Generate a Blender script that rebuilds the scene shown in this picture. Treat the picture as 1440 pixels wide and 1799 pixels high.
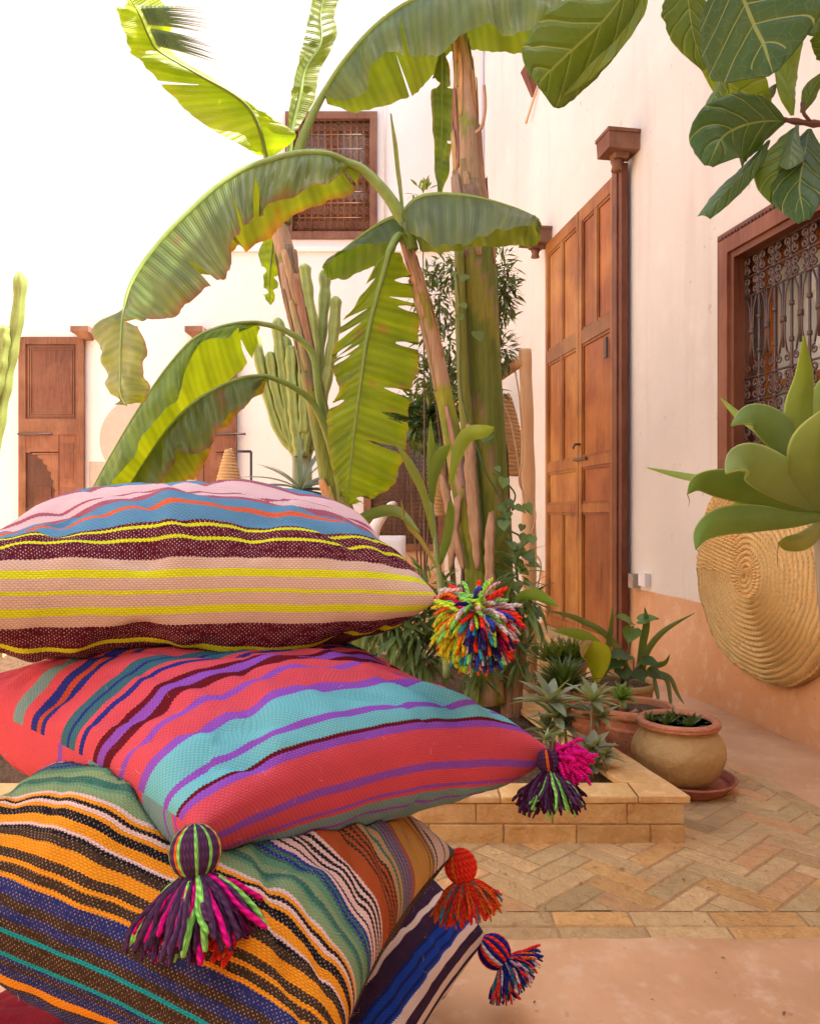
import bpy, math, random
from math import sin, cos, pi, radians as R
from mathutils import Vector as V, noise, Matrix
from mathutils.bvhtree import BVHTree
for o in list(bpy.data.objects): bpy.data.objects.remove(o)
S = bpy.context.scene
C = S.collection
# ---------------- camera
CH = 0.95; F = 1400.0; HX = 720.0; HY = 905.0
cam = bpy.data.objects.new('camera', bpy.data.cameras.new('camera')); C.objects.link(cam)
cam.location = (0, 0, CH); cam.rotation_euler = (R(90), 0, 0)
cam.data.sensor_fit = 'HORIZONTAL'; cam.data.sensor_width = 36; cam.data.lens = 35.0
cam.data.shift_y = 5.5/1440; cam.data.clip_start = 0.05; cam.data.clip_end = 500
S.camera = cam
# ---------------- light
SUN = V((0.47, 0.02, 0.87)).normalized()
el = math.asin(SUN.z); az = math.atan2(SUN.x, SUN.y)
w = bpy.data.worlds.new('World'); S.world = w; w.use_nodes = True
nt = w.node_tree; bg = nt.nodes['Background']; sk = nt.nodes.new('ShaderNodeTexSky')
sk.sky_type = 'NISHITA'; sk.sun_disc = False; sk.sun_elevation = el; sk.sun_rotation = az
sk.air_density = 1.0; sk.dust_density = 3.0; sk.ozone_density = 0.6; sk.altitude = 0
nt.links.new(sk.outputs[0], bg.inputs[0]); bg.inputs[1].default_value = 0.15
sl = bpy.data.lights.new('sun', 'SUN'); sl.energy = 4.2; sl.angle = R(0.5); sl.color = (1, 0.93, 0.82)
so = bpy.data.objects.new('sun', sl); C.objects.link(so)
so.rotation_euler = SUN.to_track_quat('Z', 'Y').to_euler(); so.location = (3, 0, 12)
S.view_settings.view_transform = 'Standard'; S.view_settings.look = 'None'
S.view_settings.gamma = 1; S.view_settings.exposure = 2.0
try: S.cycles.max_bounces = 10; S.cycles.diffuse_bounces = 6; S.cycles.transparent_max_bounces = 12
except Exception: pass
# ---------------- helpers
rnd = random.Random(7)
U = rnd.uniform
def P(px, py, Y): return V(((px-HX)/F*Y, Y, CH-(py-HY)/F*Y))
ORG = {}
class MB:
    def __init__(s): s.v=[]; s.f=[]; s.c=[]; s.uv=[]; s.flat=[]
    def add(s, vs, fs, col=(1,1,1), uvs=None, flat=False):
        b=len(s.v); s.v+= [V(p) for p in vs]
        if isinstance(col, list): s.c+=col
        else: s.c+=[col]*len(vs)
        s.uv += uvs if uvs else [(0,0)]*len(vs)
        for f in fs: s.f.append([b+i for i in f]); s.flat.append(flat)
    def hexa(s, p, col=(1,1,1)):   # p: 8 pts, bottom 4 ccw, top 4
        vs=[];fs=[]
        for q in ((3,2,1,0),(4,5,6,7),(0,1,5,4),(1,2,6,5),(2,3,7,6),(3,0,4,7)):
            b=len(vs); vs+=[p[i] for i in q]; fs.append([b,b+1,b+2,b+3])
        s.add(vs,fs,col,None,True)
    def box(s, a, b, M=None, col=(1,1,1), bev=0):
        x0,y0,z0=a; x1,y1,z1=b
        p=[V((x0,y0,z0)),V((x1,y0,z0)),V((x1,y1,z0)),V((x0,y1,z0)),V((x0,y0,z1)),V((x1,y0,z1)),V((x1,y1,z1)),V((x0,y1,z1))]
        if bev:  # chamfer top rim
            e=bev; t=[V((x0+e,y0+e,z1)),V((x1-e,y0+e,z1)),V((x1-e,y1-e,z1)),V((x0+e,y1-e,z1))]
            for i in range(4,8): p[i].z-=e
            q=p+t
            if M: q=[M@k for k in q]
            s.add(q,[(3,2,1,0),(0,1,5,4),(1,2,6,5),(2,3,7,6),(3,0,4,7),(4,5,9,8),(5,6,10,9),(6,7,11,10),(7,4,8,11),(8,9,10,11)],col,None,True); return
        if M: p=[M@k for k in p]
        s.hexa(p,col)
    def tube(s, pts, rad, n=8, col=(1,1,1), cap=True, star=0, nst=5):
        pts=[V(p) for p in pts]; m=len(pts)
        if not isinstance(rad,(list,tuple)): rad=[rad]*m
        vs=[];uv=[];cc=[]
        up=V((0,0,1)); T0=(pts[1]-pts[0]).normalized()
        if abs(T0.dot(up))>.9: up=V((0,1,0))
        N=(up-T0*up.dot(T0)).normalized()
        for i in range(m):
            T=(pts[min(i+1,m-1)]-pts[max(i-1,0)])
            if T.length<1e-9: T=T0
            T=T.normalized(); N=(N-T*N.dot(T)).normalized(); B=T.cross(N)
            for k in range(n):
                a=2*pi*k/n; r=rad[i]*(1+star*cos(nst*a))
                vs.append(pts[i]+(N*cos(a)+B*sin(a))*r); uv.append((k/n,i/(m-1)))
                cc.append(col[i] if isinstance(col,list) else col)
        fs=[(i*n+k,i*n+(k+1)%n,(i+1)*n+(k+1)%n,(i+1)*n+k) for i in range(m-1) for k in range(n)]
        if cap: fs+= [tuple(range(n))[::-1], tuple((m-1)*n+k for k in range(n))]
        s.add(vs,fs,cc,uv)
    def lathe(s, prof, n=40, c=(0,0,0), col=(1,1,1), wob=0):
        c=V(c); vs=[];uv=[]; L=0
        for i,(r,z) in enumerate(prof):
            if i: L+=math.hypot(r-prof[i-1][0],z-prof[i-1][1])
            for k in range(n):
                a=2*pi*k/n; rr=r*(1+wob*noise.noise(V((cos(a)*1.5,sin(a)*1.5,z*6))))
                vs.append(c+V((rr*cos(a),rr*sin(a),z))); uv.append((k/n,L))
        m=len(prof)
        fs=[(i*n+k,i*n+(k+1)%n,(i+1)*n+(k+1)%n,(i+1)*n+k) for i in range(m-1) for k in range(n)]
        fs+=[tuple(range(n))[::-1],tuple((m-1)*n+k for k in range(n))]
        s.add(vs,fs,col,uv)
    def grid(s, rows, cols=None, uvs=None, skip=None, col=(1,1,1)):
        n=len(rows); m=len(rows[0]); vs=[p for r in rows for p in r]
        cc=[c for r in cols for c in r] if cols else col
        uu=[c for r in uvs for c in r] if uvs else [(j/(m-1),i/(n-1)) for i in range(n) for j in range(m)]
        fs=[(i*m+j,i*m+j+1,(i+1)*m+j+1,(i+1)*m+j) for i in range(n-1) for j in range(m-1) if not(skip and skip(i,j))]
        s.add(vs,fs,cc,uu)
    def leaf(s, p, d, up, L, W, col, bend=.2, fold=.15, seg=4, tip=1.0):
        d=V(d).normalized(); sd=d.cross(V(up));
        if sd.length<1e-4: sd=d.cross(V((1,0,0)))
        sd.normalize(); n=sd.cross(d).normalized(); rows=[];uvs=[]
        for i in range(seg+1):
            t=i/seg; w_=W*max(.06,(sin(pi*min(1,t**.8*.97+.02)))**.8)*.5
            c=V(p)+d*(L*t)-n*(bend*L*t*t)
            rows.append([c-sd*w_+n*(fold*w_),c,c+sd*w_+n*(fold*w_)]); uvs.append([(-1,t),(0,t),(1,t)])
        s.grid(rows,None,uvs,None,col)
    def build(s, name, mat, parent=None, base=(0,0,0), smooth=True, sol=0):
        o0 = ORG[parent.name] if parent else V(base)
        me=bpy.data.meshes.new(name); me.from_pydata([p-o0 for p in s.v],[],s.f)
        me.polygons.foreach_set('use_smooth',[smooth and not fl for fl in s.flat])
        ca=me.color_attributes.new('Col','FLOAT_COLOR','POINT')
        buf=[]
        for c in s.c: buf+= [c[0],c[1],c[2],1]
        ca.data.foreach_set('color',buf)
        ul=me.uv_layers.new(name='UVMap'); ub=[]
        for l in me.loops: ub+= list(s.uv[l.vertex_index])
        ul.data.foreach_set('uv',ub)
        me.materials.append(mat); me.update()
        o=bpy.data.objects.new(name,me); C.objects.link(o)
        if parent: o.parent=parent
        else: o.location=o0
        ORG[o.name]=o0
        if sol:
            md=o.modifiers.new('thick','SOLIDIFY'); md.thickness=sol; md.offset=0
        return o
def tag(o,label=None,cat=None,group=None,kind=None):
    if label: o['label']=label
    if cat: o['category']=cat
    if group: o['group']=group
    if kind: o['kind']=kind
    return o
def thing(name,label,cat,loc,group=None):
    o=bpy.data.objects.new(name,None); C.objects.link(o); o.location=loc; o.empty_display_size=.1
    ORG[o.name]=V(loc); return tag(o,label,cat,group)
def catmull(p,n):
    out=[]; m=len(p)-1
    for i in range(n+1):
        t=i/n*m; k=min(int(t),m-1); f=t-k
        a,b,c,d=p[max(k-1,0)],p[k],p[k+1],p[min(k+2,m)]
        g=lambda a,b,c,d:.5*((2*b)+(c-a)*f+(2*a-5*b+4*c-d)*f*f+(3*b-a-3*c+d)*f**3)
        out.append(g(a,b,c,d) if not isinstance(a,tuple) else tuple(g(*q) for q in zip(a,b,c,d)))
    return out
# ---------------- materials
class N:
    def __init__(s,name):
        s.m=bpy.data.materials.new(name); s.m.use_nodes=True; s.t=s.m.node_tree; s.b=s.t.nodes['Principled BSDF']; s.out=s.t.nodes['Material Output']
    def n(s,ty,**kw):
        nd=s.t.nodes.new('ShaderNode'+ty)
        for k,v in kw.items(): setattr(nd,k,v)
        return nd
    def l(s,a,b): s.t.links.new(a,b)
    def val(s,x,inp):
        if hasattr(x,'is_output') or isinstance(x,bpy.types.NodeSocket): s.l(x,inp)
        else: inp.default_value=x
    def math(s,op,a,b=0,c=0):
        nd=s.n('Math',operation=op); s.val(a,nd.inputs[0]); s.val(b,nd.inputs[1]); s.val(c,nd.inputs[2]); return nd.outputs[0]
    def mix(s,f,a,b,mode='MIX'):
        nd=s.n('Mix',data_type='RGBA',blend_type=mode); s.val(f,nd.inputs[0])
        for x,i in ((a,6),(b,7)): s.val(x if not isinstance(x,tuple) else (*x,1),nd.inputs[i])
        return nd.outputs[2]
    def coord(s,kind='Object',scale=(1,1,1)):
        tc=s.n('TexCoord'); mp=s.n('Mapping'); s.l(tc.outputs[kind],mp.inputs[0]); mp.inputs[3].default_value=scale; return mp.outputs[0]
    def noise(s,vec,sc,det=4,ro=.55,dist=0):
        nd=s.n('TexNoise'); s.l(vec,nd.inputs['Vector']); nd.inputs['Scale'].default_value=sc; nd.inputs['Detail'].default_value=det; nd.inputs['Roughness'].default_value=ro; nd.inputs['Distortion'].default_value=dist; return nd.outputs[0]
    def ramp(s,f,stops,interp='LINEAR'):
        nd=s.n('ValToRGB'); cr=nd.color_ramp; cr.interpolation=interp; s.l(f,nd.inputs[0])
        while len(cr.elements)<len(stops): cr.elements.new(0.5)
        for e,(p,c) in zip(cr.elements,sorted(stops,key=lambda q:q[0])): e.position=p; e.color=(*c,1) if isinstance(c,tuple) else (c,c,c,1)
        return nd.outputs[0]
    def bump(s,h,st=.3,d=.01,prev=None):
        nd=s.n('Bump'); s.l(h,nd.inputs['Height']); nd.inputs['Strength'].default_value=st; nd.inputs['Distance'].default_value=d
        if prev: s.l(prev,nd.inputs['Normal'])
        return nd.outputs[0]
    def fin(s,col,rough=.7,bump=None,spec=.5):
        s.val(col if not isinstance(col,tuple) else (*col,1),s.b.inputs['Base Color']); s.val(rough,s.b.inputs['Roughness'])
        s.b.inputs['Specular IOR Level'].default_value=spec
        if bump: s.l(bump,s.b.inputs['Normal'])
        return s.m
def blotch(name,c1,c2,c3,sc=1.5,rough=.85,bs=.25,fine=30,spec=.3,attr=False,streak=None):
    n=N(name); v=n.coord(); a=n.noise(v,sc,6,.6,.3); b=n.noise(v,sc*5,6,.7)
    col=n.mix(n.ramp(a,[(.32,0.),(.68,1.)]),c1,c2); col=n.mix(n.ramp(b,[(.52,0.),(.75,.8)]),col,c3)
    if attr:
        at=n.n('Attribute',attribute_name='Col'); col=n.mix(1.0,col,at.outputs[0],'MULTIPLY')
    if streak:
        v2=n.coord('Object',(3,3,.25)); g=n.noise(v2,2.2,5,.6); col=n.mix(n.ramp(g,[(.55,0.),(.75,.5)]),col,streak)
    sp=n.noise(v,sc*14+6,3,.5); col=n.mix(n.ramp(sp,[(.69,0.),(.74,.45)]),col,tuple(x*.55 for x in c2))
    f=n.noise(v,fine,8,.7); bm=n.bump(f,bs,.004); bm=n.bump(n.noise(v,sc*3,4),bs,.03,bm)
    return n.fin(col,rough,bm,spec)
M={}
M['plaster']=blotch('pink_plaster',(.70,.63,.55),(.62,.545,.465),(.71,.64,.56),.7,.9,.28,26,.2,streak=(.56,.45,.38))
M['plaster_lit']=blotch('lit_plaster',(.76,.70,.63),(.71,.64,.565),(.76,.71,.64),.7,.9,.28,26,.2,streak=(.70,.62,.55))  # brighter light on the back wall lifted into this plaster's base colour
M['skirt']=blotch('skirting_plaster',(.64,.33,.155),(.54,.25,.10),(.68,.44,.26),2.0,.8,.35,22,.3)
M['floor']=blotch('smooth_floor',(.64,.37,.19),(.50,.26,.12),(.70,.49,.32),2.1,.5,.2,18,.4)
M['brick']=blotch('paving_brick',(.55,.37,.165),(.47,.28,.115),(.35,.26,.13),9,.8,.7,70,.3,True)
M['grout']=blotch('grout',(.40,.235,.10),(.33,.19,.08),(.48,.30,.15),20,.9,.5,60)
M['planterbrick']=blotch('planter_brick',(.56,.36,.15),(.46,.26,.09),(.62,.44,.24),5,.85,.6,50,.25,True)
M['soil']=blotch('soil',(.10,.055,.03),(.17,.095,.05),(.24,.15,.09),25,.95,1.0,60,.2)
M['terracotta']=blotch('terracotta',(.45,.17,.08),(.36,.13,.06),(.52,.27,.16),12,.8,.35,90,.3)
M['tanclay']=blotch('tan_clay',(.44,.28,.10),(.36,.21,.07),(.50,.35,.16),9,.65,.35,80,.4)
M['saucer']=blotch('saucer_clay',(.36,.11,.055),(.30,.09,.045),(.42,.17,.1),10,.6,.25,80,.4)
def wood(name,c1,c2,c3,rough=.45,axis=(26,26,1.6)):
    n=N(name); v=n.coord('Object',axis); g=n.noise(v,1.6,8,.65,1.2); g2=n.noise(n.coord(),2.2,5,.6)
    col=n.mix(n.ramp(g,[(.3,0.),(.7,1.)]),c1,c2); col=n.mix(n.ramp(g2,[(.42,0.),(.75,.85)]),col,c3)
    at=n.n('Attribute',attribute_name='Col'); col=n.mix(1.0,col,at.outputs[0],'MULTIPLY')
    return n.fin(col,rough,n.bump(g,.5,.003),.3)
M['wood']=wood('carved_wood',(.38,.13,.024),(.12,.034,.010),(.47,.21,.045))
M['wood2']=wood('brown_wood',(.22,.080,.032),(.085,.028,.011),(.28,.13,.065),.5)
M['woodold']=wood('old_wood',(.20,.075,.035),(.12,.04,.02),(.32,.18,.10),.7)
M['pole']=wood('pale_pole',(.64,.36,.17),(.54,.28,.12),(.68,.44,.24),.6)
M['barkdry']=wood('dry_bark',(.40,.21,.10),(.25,.12,.055),(.50,.31,.17),.8,(40,40,4))
def leafmat(name,trans=.45,rough=.42,tint=(1.9,1.7,.35),vein=110,vb=.5,kind='banana',spec=.5):
    n=N(name); at=n.n('Attribute',attribute_name='Col'); col=at.outputs[0]
    uv=n.n('UVMap'); sx=n.n('SeparateXYZ'); n.l(uv.outputs[0],sx.inputs[0]); u=sx.outputs[0]; v=sx.outputs[1]
    au=n.math('ABSOLUTE',u); nz=n.noise(n.coord(),7,4)
    col=n.mix(n.ramp(nz,[(.35,0.),(.7,.55)]),col,n.mix(1.0,col,(.55,.66,.6),'MULTIPLY'))
    if kind=='banana':
        ph=n.math('SUBTRACT',n.math('MULTIPLY',v,float(vein)),n.math('MULTIPLY',au,2.2))
        s1=n.math('SINE',ph); s2=n.math('SINE',n.math('MULTIPLY',ph,.27)); s3=n.math('SINE',n.math('MULTIPLY',ph,3.7)); s3=n.math('MULTIPLY',s3,n.math('GREATER_THAN',s3,.35)); h=n.math('ADD',n.math('ADD',s1,n.math('MULTIPLY',s2,1.4)),n.math('MULTIPLY',s3,.9))
        hv=n.math('MULTIPLY_ADD',h,.14,.45)
        col=n.mix(n.math('MULTIPLY',hv,.7),n.mix(1.0,col,(.78,.80,.8),'MULTIPLY'),n.mix(1.0,col,(1.7,1.6,1.3),'MULTIPLY'))
        bm=n.bump(h,vb,.004)
    elif kind=='fig':
        ph=n.math('FRACT',n.math('MULTIPLY',n.math('SUBTRACT',v,n.math('MULTIPLY',au,.22)),6.0))
        d=n.math('ABSOLUTE',n.math('SUBTRACT',ph,.5)); side=n.math('MULTIPLY',n.math('LESS_THAN',d,.03),n.math('LESS_THAN',v,.86))
        mid=n.math('LESS_THAN',au,.03); vv=n.n('TexVoronoi',feature='DISTANCE_TO_EDGE'); n.l(n.coord('Object'),vv.inputs['Vector']); vv.inputs['Scale'].default_value=55
        net=n.math('LESS_THAN',vv.outputs[0],.035)
        k=n.math('MAXIMUM',n.math('MAXIMUM',side,mid),n.math('MULTIPLY',net,.12)); col=n.mix(n.math('MULTIPLY',k,.75),col,(.30,.36,.10))
        bb=n.n('MapRange'); n.l(d,bb.inputs[0]); bb.inputs[2].default_value=.2
        bm=n.bump(bb.outputs[0],.6,.004); bm=n.bump(net,-.2,.001,bm)
    elif kind=='agave':
        e=n.ramp(au,[(.90,0.),(.97,1.)]); col=n.mix(n.math('MULTIPLY',e,.7),col,(.50,.55,.16))
        bl_=n.noise(n.coord(),26,5,.7); col=n.mix(n.math('MULTIPLY',n.math('MULTIPLY',n.math('SUBTRACT',1.,v),bl_),.55),col,(.30,.37,.22)); gz=n.noise(n.coord('UV',(30,1,1)),2,3); bm=n.bump(gz,.12,.002)
    else: bm=n.bump(nz,.2,.002)
    b=n.b; n.fin(col,rough,bm,spec)
    tr=n.n('BsdfTranslucent'); n.l(n.mix(1.0,col,tint,'MULTIPLY'),tr.inputs[0])
    ms=n.n('MixShader'); ms.inputs[0].default_value=trans; n.l(b.outputs[0],ms.inputs[1]); n.l(tr.outputs[0],ms.inputs[2]); n.l(ms.outputs[0],n.out.inputs[0])
    return n.m
M['banana']=leafmat('banana_leaf',.5,.40,(2.6,2.1,.3))
M['figleaf']=leafmat('fiddle_leaf',.4,.42,(2.2,1.9,.3),kind='fig',spec=.35)
M['agave']=leafmat('agave_leaf',.38,.5,(1.8,1.6,.4),kind='agave',spec=.3)
M['leaf']=leafmat('small_leaf',.3,.45,(1.8,1.6,.35),kind='plain')
def attrmat(name,rough=.6,sc=30,bs=.3,fuzz=0,spec=.3,stretch=(1,1,1),var=.4):
    n=N(name); at=n.n('Attribute',attribute_name='Col'); nz=n.noise(n.coord('Object',stretch),sc,6,.7)
    col=n.mix(n.ramp(nz,[(.35,0.),(.7,var)]),at.outputs[0],n.mix(1.0,at.outputs[0],(.5,.45,.42),'MULTIPLY'))
    if fuzz: n.b.inputs['Sheen Weight'].default_value=fuzz
    return n.fin(col,rough,n.bump(nz,bs,.003),spec)
def yarnmat():
    n=N('wool_yarn'); at=n.n('Attribute',attribute_name='Col'); uv=n.n('UVMap'); sx=n.n('SeparateXYZ'); n.l(uv.outputs[0],sx.inputs[0])
    ph=n.math('ADD',n.math('MULTIPLY',sx.outputs[0],4*pi),n.math('MULTIPLY',sx.outputs[1],46.)); h=n.math('MULTIPLY_ADD',n.math('SINE',ph),.5,.5)
    fz=n.noise(n.coord(),600,3,.8); col=n.mix(n.math('MULTIPLY',n.math('SUBTRACT',1.,h),.6),at.outputs[0],n.mix(1.0,at.outputs[0],(.3,.28,.3),'MULTIPLY'))  # shade in the ply grooves darkened into the colour
    col=n.mix(n.math('MULTIPLY',fz,.35),col,n.mix(1.0,col,(1.8,1.7,1.7),'MULTIPLY'))
    return n.fin(col,1.0,n.bump(fz,.8,.0015,n.bump(h,.8,.0012)),.02)
M['yarn']=yarnmat()
M['trunk']=attrmat('banana_trunk',.6,6,.5,stretch=(14,14,1.2),var=.8)
M['cactus']=attrmat('cactus_skin',.6,14,.3)
M['stem']=attrmat('stem',.5,20,.2)
M['straw']=attrmat('woven_straw',.75,120,.6)
M['plain']=attrmat('painted',.5,20,.05,var=.1)
def metal(name,c,r=.45,met=.6):
    n=N(name); n.b.inputs['Metallic'].default_value=met; nz=n.noise(n.coord(),40,5); return n.fin(n.mix(nz,c,tuple(x*.5 for x in c)),r,n.bump(nz,.3,.002))
M['iron']=metal('wrought_iron',(.16,.10,.08),.5,.5)
M['steel']=metal('brushed_steel',(.6,.58,.55),.3,1)
g=N('window_glass'); g.b.inputs['Base Color'].default_value=(.48,.47,.40,1); g.b.inputs['Roughness'].default_value=.04; g.b.inputs['Specular IOR Level'].default_value=.9; M['glass']=g.m  # opaque pale base colour stands in for bright reflections in the panes
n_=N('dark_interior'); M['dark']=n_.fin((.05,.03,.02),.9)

# ================ setting
WK=-0.1786; WX=2.2175           # right wall: X = WX + WK*Y
def wallX(y): return WX+WK*y
wd=V((WK,1,0)).normalized(); wn=V((-1,WK,0)).normalized()   # along, toward courtyard
def WP(Y,z,out=0): return V((wallX(Y),Y,z))+wn*out
BY=10.0; WT=6.5
# ground sheet
mb=MB(); mb.add([(-150,-150,0),(150,-150,0),(150,150,0),(-150,150,0)],[(0,1,2,3)],(1,1,1),None,True)
tag(mb.build('floor',M['floor']),kind='structure')
# grout + herringbone paving
PX0,PX1,PY0,PY1=-4.0,1.9,1.895,5.6
def rb(y): return 1.715-.1786*y     # right border of paving
mb=MB(); mb.add([(PX0,1.764,.006),(rb(1.764),1.764,.006),(rb(PY1),PY1,.006),(PX0,PY1,.006)],[(0,1,2,3)],(1,1,1),None,True)
tag(mb.build('paving_bed',M['grout']),kind='structure')
import bmesh
def brickcol(r):
    k=r.random(); b=r.uniform(.78,1.12)
    if k<.12: c=(1.15,.92,.62)
    elif k<.30: c=(.80,.86,.84)
    elif k<.42: c=(1.1,.86,.78)
    else: c=(1,1,1)
    c=tuple(.3+.7*x for x in c); return tuple(min(1.3,x*b) for x in c)
mb=MB(); r_=random.Random(3); BL,BW,G=.200,.066,.0035
ca,sa=cos(R(43)),sin(R(43))
for j in range(-95,96):
    for i in range(-17,18):
        for typ in (0,1):
            if typ==0: a=(j+6*i,j,j+6*i+3,j+1)
            else: a=(j,j+1+6*i,j+1,j+4+6*i)
            cx=(a[0]+a[2])/2*BW; cy=(a[1]+a[3])/2*BW
            wx=cx*ca-cy*sa-1.0; wy=cx*sa+cy*ca+3.4
            if wx<PX0-.15 or wy<PY0-.15 or wy>PY1+.15 or wx>rb(wy)+.15: continue
            if -1.75<wx<.6-.2*(wy-2.3) and 2.5<wy<4.6: continue
            mt=Matrix.Translation((wx,wy,0))@Matrix.Rotation(R(43)+r_.uniform(-.012,.012),4,'Z')@Matrix.Rotation(r_.uniform(-.008,.008),4,'X')
            hx=(a[2]-a[0])/2*BW-G/2; hy=(a[3]-a[1])/2*BW-G/2
            mb.box((-hx,-hy,-.02),(hx,hy,.0085+r_.uniform(-.0015,.0015)),mt,brickcol(r_),.0035)
o=mb.build('herringbone_paving',M['brick'])
bm=bmesh.new(); bm.from_mesh(o.data)
def cut(co,no): bmesh.ops.bisect_plane(bm,geom=bm.verts[:]+bm.edges[:]+bm.faces[:],plane_co=co,plane_no=no,clear_outer=True)
cut((0,PY0,0),(0,-1,0)); cut((0,PY1,0),(0,1,0)); cut((PX0,0,0),(-1,0,0)); cut((rb(0),0,0),(1,.1786,0))
bm.to_mesh(o.data); bm.free(); tag(o,kind='structure')
mb=MB()
for row in range(2):
    x=PX0+(.1 if row else 0); y=PY0-.004-BW-row*(BW+.004)
    while x<rb(y)-.02:
        L=r_.uniform(.17,.21); x1=min(x+L,rb(y)-.004)
        mb.box((x,y,-.02),(x1,y+BW,.009+r_.uniform(-.0015,.0015)),None,brickcol(r_),.0035); x=x1+.005
y=1.76
while y<PY1:   # soldier edge along the wall-side
    L=r_.uniform(.16,.2); a=V((rb(y),y,0)); mt=Matrix.Translation(a)@Matrix.Rotation(math.atan(.1786),4,'Z')
    mb.box((.004,0,-.02),(.06,L,.009),mt,brickcol(r_),.0035); y+=L+.006
tag(mb.build('paving_border',M['brick']),kind='structure')
# walls
def wallbox(name,a,b,z0,z1,th,mat,label,cat='wall',holes=()):
    """wall from a to b (xy), thickness to the outside (right of a->b); holes (s0,s1,z0,z1) are cut through."""
    a=V((*a,0)); b=V((*b,0)); d=(b-a); L=d.length; d.normalize(); nn=V((d.y,-d.x,0))
    ss=sorted({0,L,*[h[0] for h in holes],*[h[1] for h in holes]}); zs=sorted({z0,z1,*[h[2] for h in holes],*[h[3] for h in holes]})
    mb=MB()
    for i in range(len(ss)-1):
        for j in range(len(zs)-1):
            sm=(ss[i]+ss[i+1])/2; zm=(zs[j]+zs[j+1])/2
            if any(h[0]<sm<h[1] and h[2]<zm<h[3] for h in holes): continue
            q=[]
            for z in (zs[j],zs[j+1]):
                for (s_,t_) in ((ss[i],0),(ss[i+1],0),(ss[i+1],th),(ss[i],th)): q.append(a+d*s_+nn*t_+V((0,0,z)))
            mb.hexa([q[0],q[3],q[2],q[1],q[4],q[7],q[6],q[5]])
    o=mb.build(name,mat,None,a,smooth=False)
    bm=bmesh.new(); bm.from_mesh(o.data); bmesh.ops.remove_doubles(bm,verts=bm.verts,dist=1e-4)
    # drop interior duplicate faces
    seen={}
    for f in bm.faces: seen.setdefault(tuple(sorted(v.index for v in f.verts)),[]).append(f)
    bmesh.ops.delete(bm,geom=[f for k in seen.values() if len(k)>1 for f in k],context='FACES')
    bm.to_mesh(o.data); bm.free()
    return tag(o,label,cat)
def onw(Y): return (WP(Y,0)-WP(-3,0)).length
WY0,WY1,WZ0,WZ1=2.45,3.80,1.17,2.235    # right window opening
a=WP(-3,0); b=WP(BY,0)
wallbox('plaster_wall',(a.x,a.y),(b.x,b.y),-.1,WT,.45,M['plaster'],'tall pale pink plaster wall on the right with the tall door and grille window',holes=[(onw(WY0),onw(WY1),WZ0,WZ1)])
bx0=-5.6
UW=(-1.54,-.43,4.43,5.98); LW=(-.56,.42,.52,2.26); AR=(-4.05,-2.68,0.0,2.9)
hs=[(UW[0]-bx0,UW[1]-bx0,UW[2],UW[3]),(LW[0]-bx0,LW[1]-bx0,LW[2],LW[3])]
# back wall drawn right of a->b = outside: a->b must run +x with outside +y => use reversed normal
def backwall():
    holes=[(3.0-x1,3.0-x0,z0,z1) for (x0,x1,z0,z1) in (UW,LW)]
    return wallbox('plaster_wall',(3.0,BY),(bx0,BY),-.1,7.6,.4,M['plaster_lit'],'pale plaster wall at the back of the courtyard carrying both lattice windows',holes=[(s0,s1,z0,z1) for s0,s1,z0,z1 in holes])
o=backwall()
wallbox('plaster_wall',(bx0,BY),(bx0,-3),-.1,5.5,.4,M['plaster_lit'],'plaster wall beyond the left edge of the picture closing the courtyard')
wallbox('plaster_wall',(bx0,-3),(a.x,-3),-.1,5.0,.4,M['plaster_lit'],'plaster wall of the courtyard behind the viewpoint')
# skirting bands (lumpy top edge)
def skirt(pts,h,name,label,out,seed):
    mb=MB(); n=int((V(pts[1])-V(pts[0])).length/.04); rows=[[],[],[]]
    for i in range(n+1):
        t=i/n; p=V(pts[0]).lerp(V(pts[1]),t); z=h+.008*noise.noise(V((t*40,seed,0)))+.01*noise.noise(V((t*9,seed,3)))
        rows[0].append(p+out*.006+V((0,0,-.05))); rows[1].append(p+out*(.006+.003*noise.noise(V((t*30,seed,9))))+V((0,0,z-.004))); rows[2].append(p+V((0,0,z)))
    mb.grid(rows); o=mb.build(name,M['skirt']); tag(o,label,'skirting'); return o
skirt([WP(-3,0),WP(6.45,0)],.505,'skirting_band','terracotta skirting band along the foot of the right wall',wn,1)
skirt([V((bx0,BY,0)),V((wallX(BY),BY,0))],.5,'skirting_band','terracotta skirting band along the foot of the back wall',V((0,-1,0)),5)
# step moulding along upper window (string course)
mb=MB(); mb.box((-3.2,BY-.05,4.25),(wallX(BY)-.02,BY-.002,4.31)); tag(mb.build('string_course',M['plaster_lit'],None,(0,BY,4.25)),'thin pale ledge under the upper lattice window','ledge')
# drain pipes: two thin conduits
mb=MB(); mb.tube([(-.32,BY-.03,4.32),(-.32,BY-.03,7.4)],.011,8,(.62,.53,.46)); tag(mb.build('wall_cable',M['plain'],None,(-.32,BY-.03,4.32)),'thin vertical cable on the back wall right of the upper window','cable')
x=(848-HX)/F*6.9; mb=MB(); mb.tube([(x,6.9,0.0),(x,6.9,6.4)],.018,8,(.55,.45,.42)); tag(mb.build('drain_pipe',M['plain'],None,(x,6.9,0)),'slim vertical pipe rising just behind the thick banana trunk','pipe')
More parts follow.
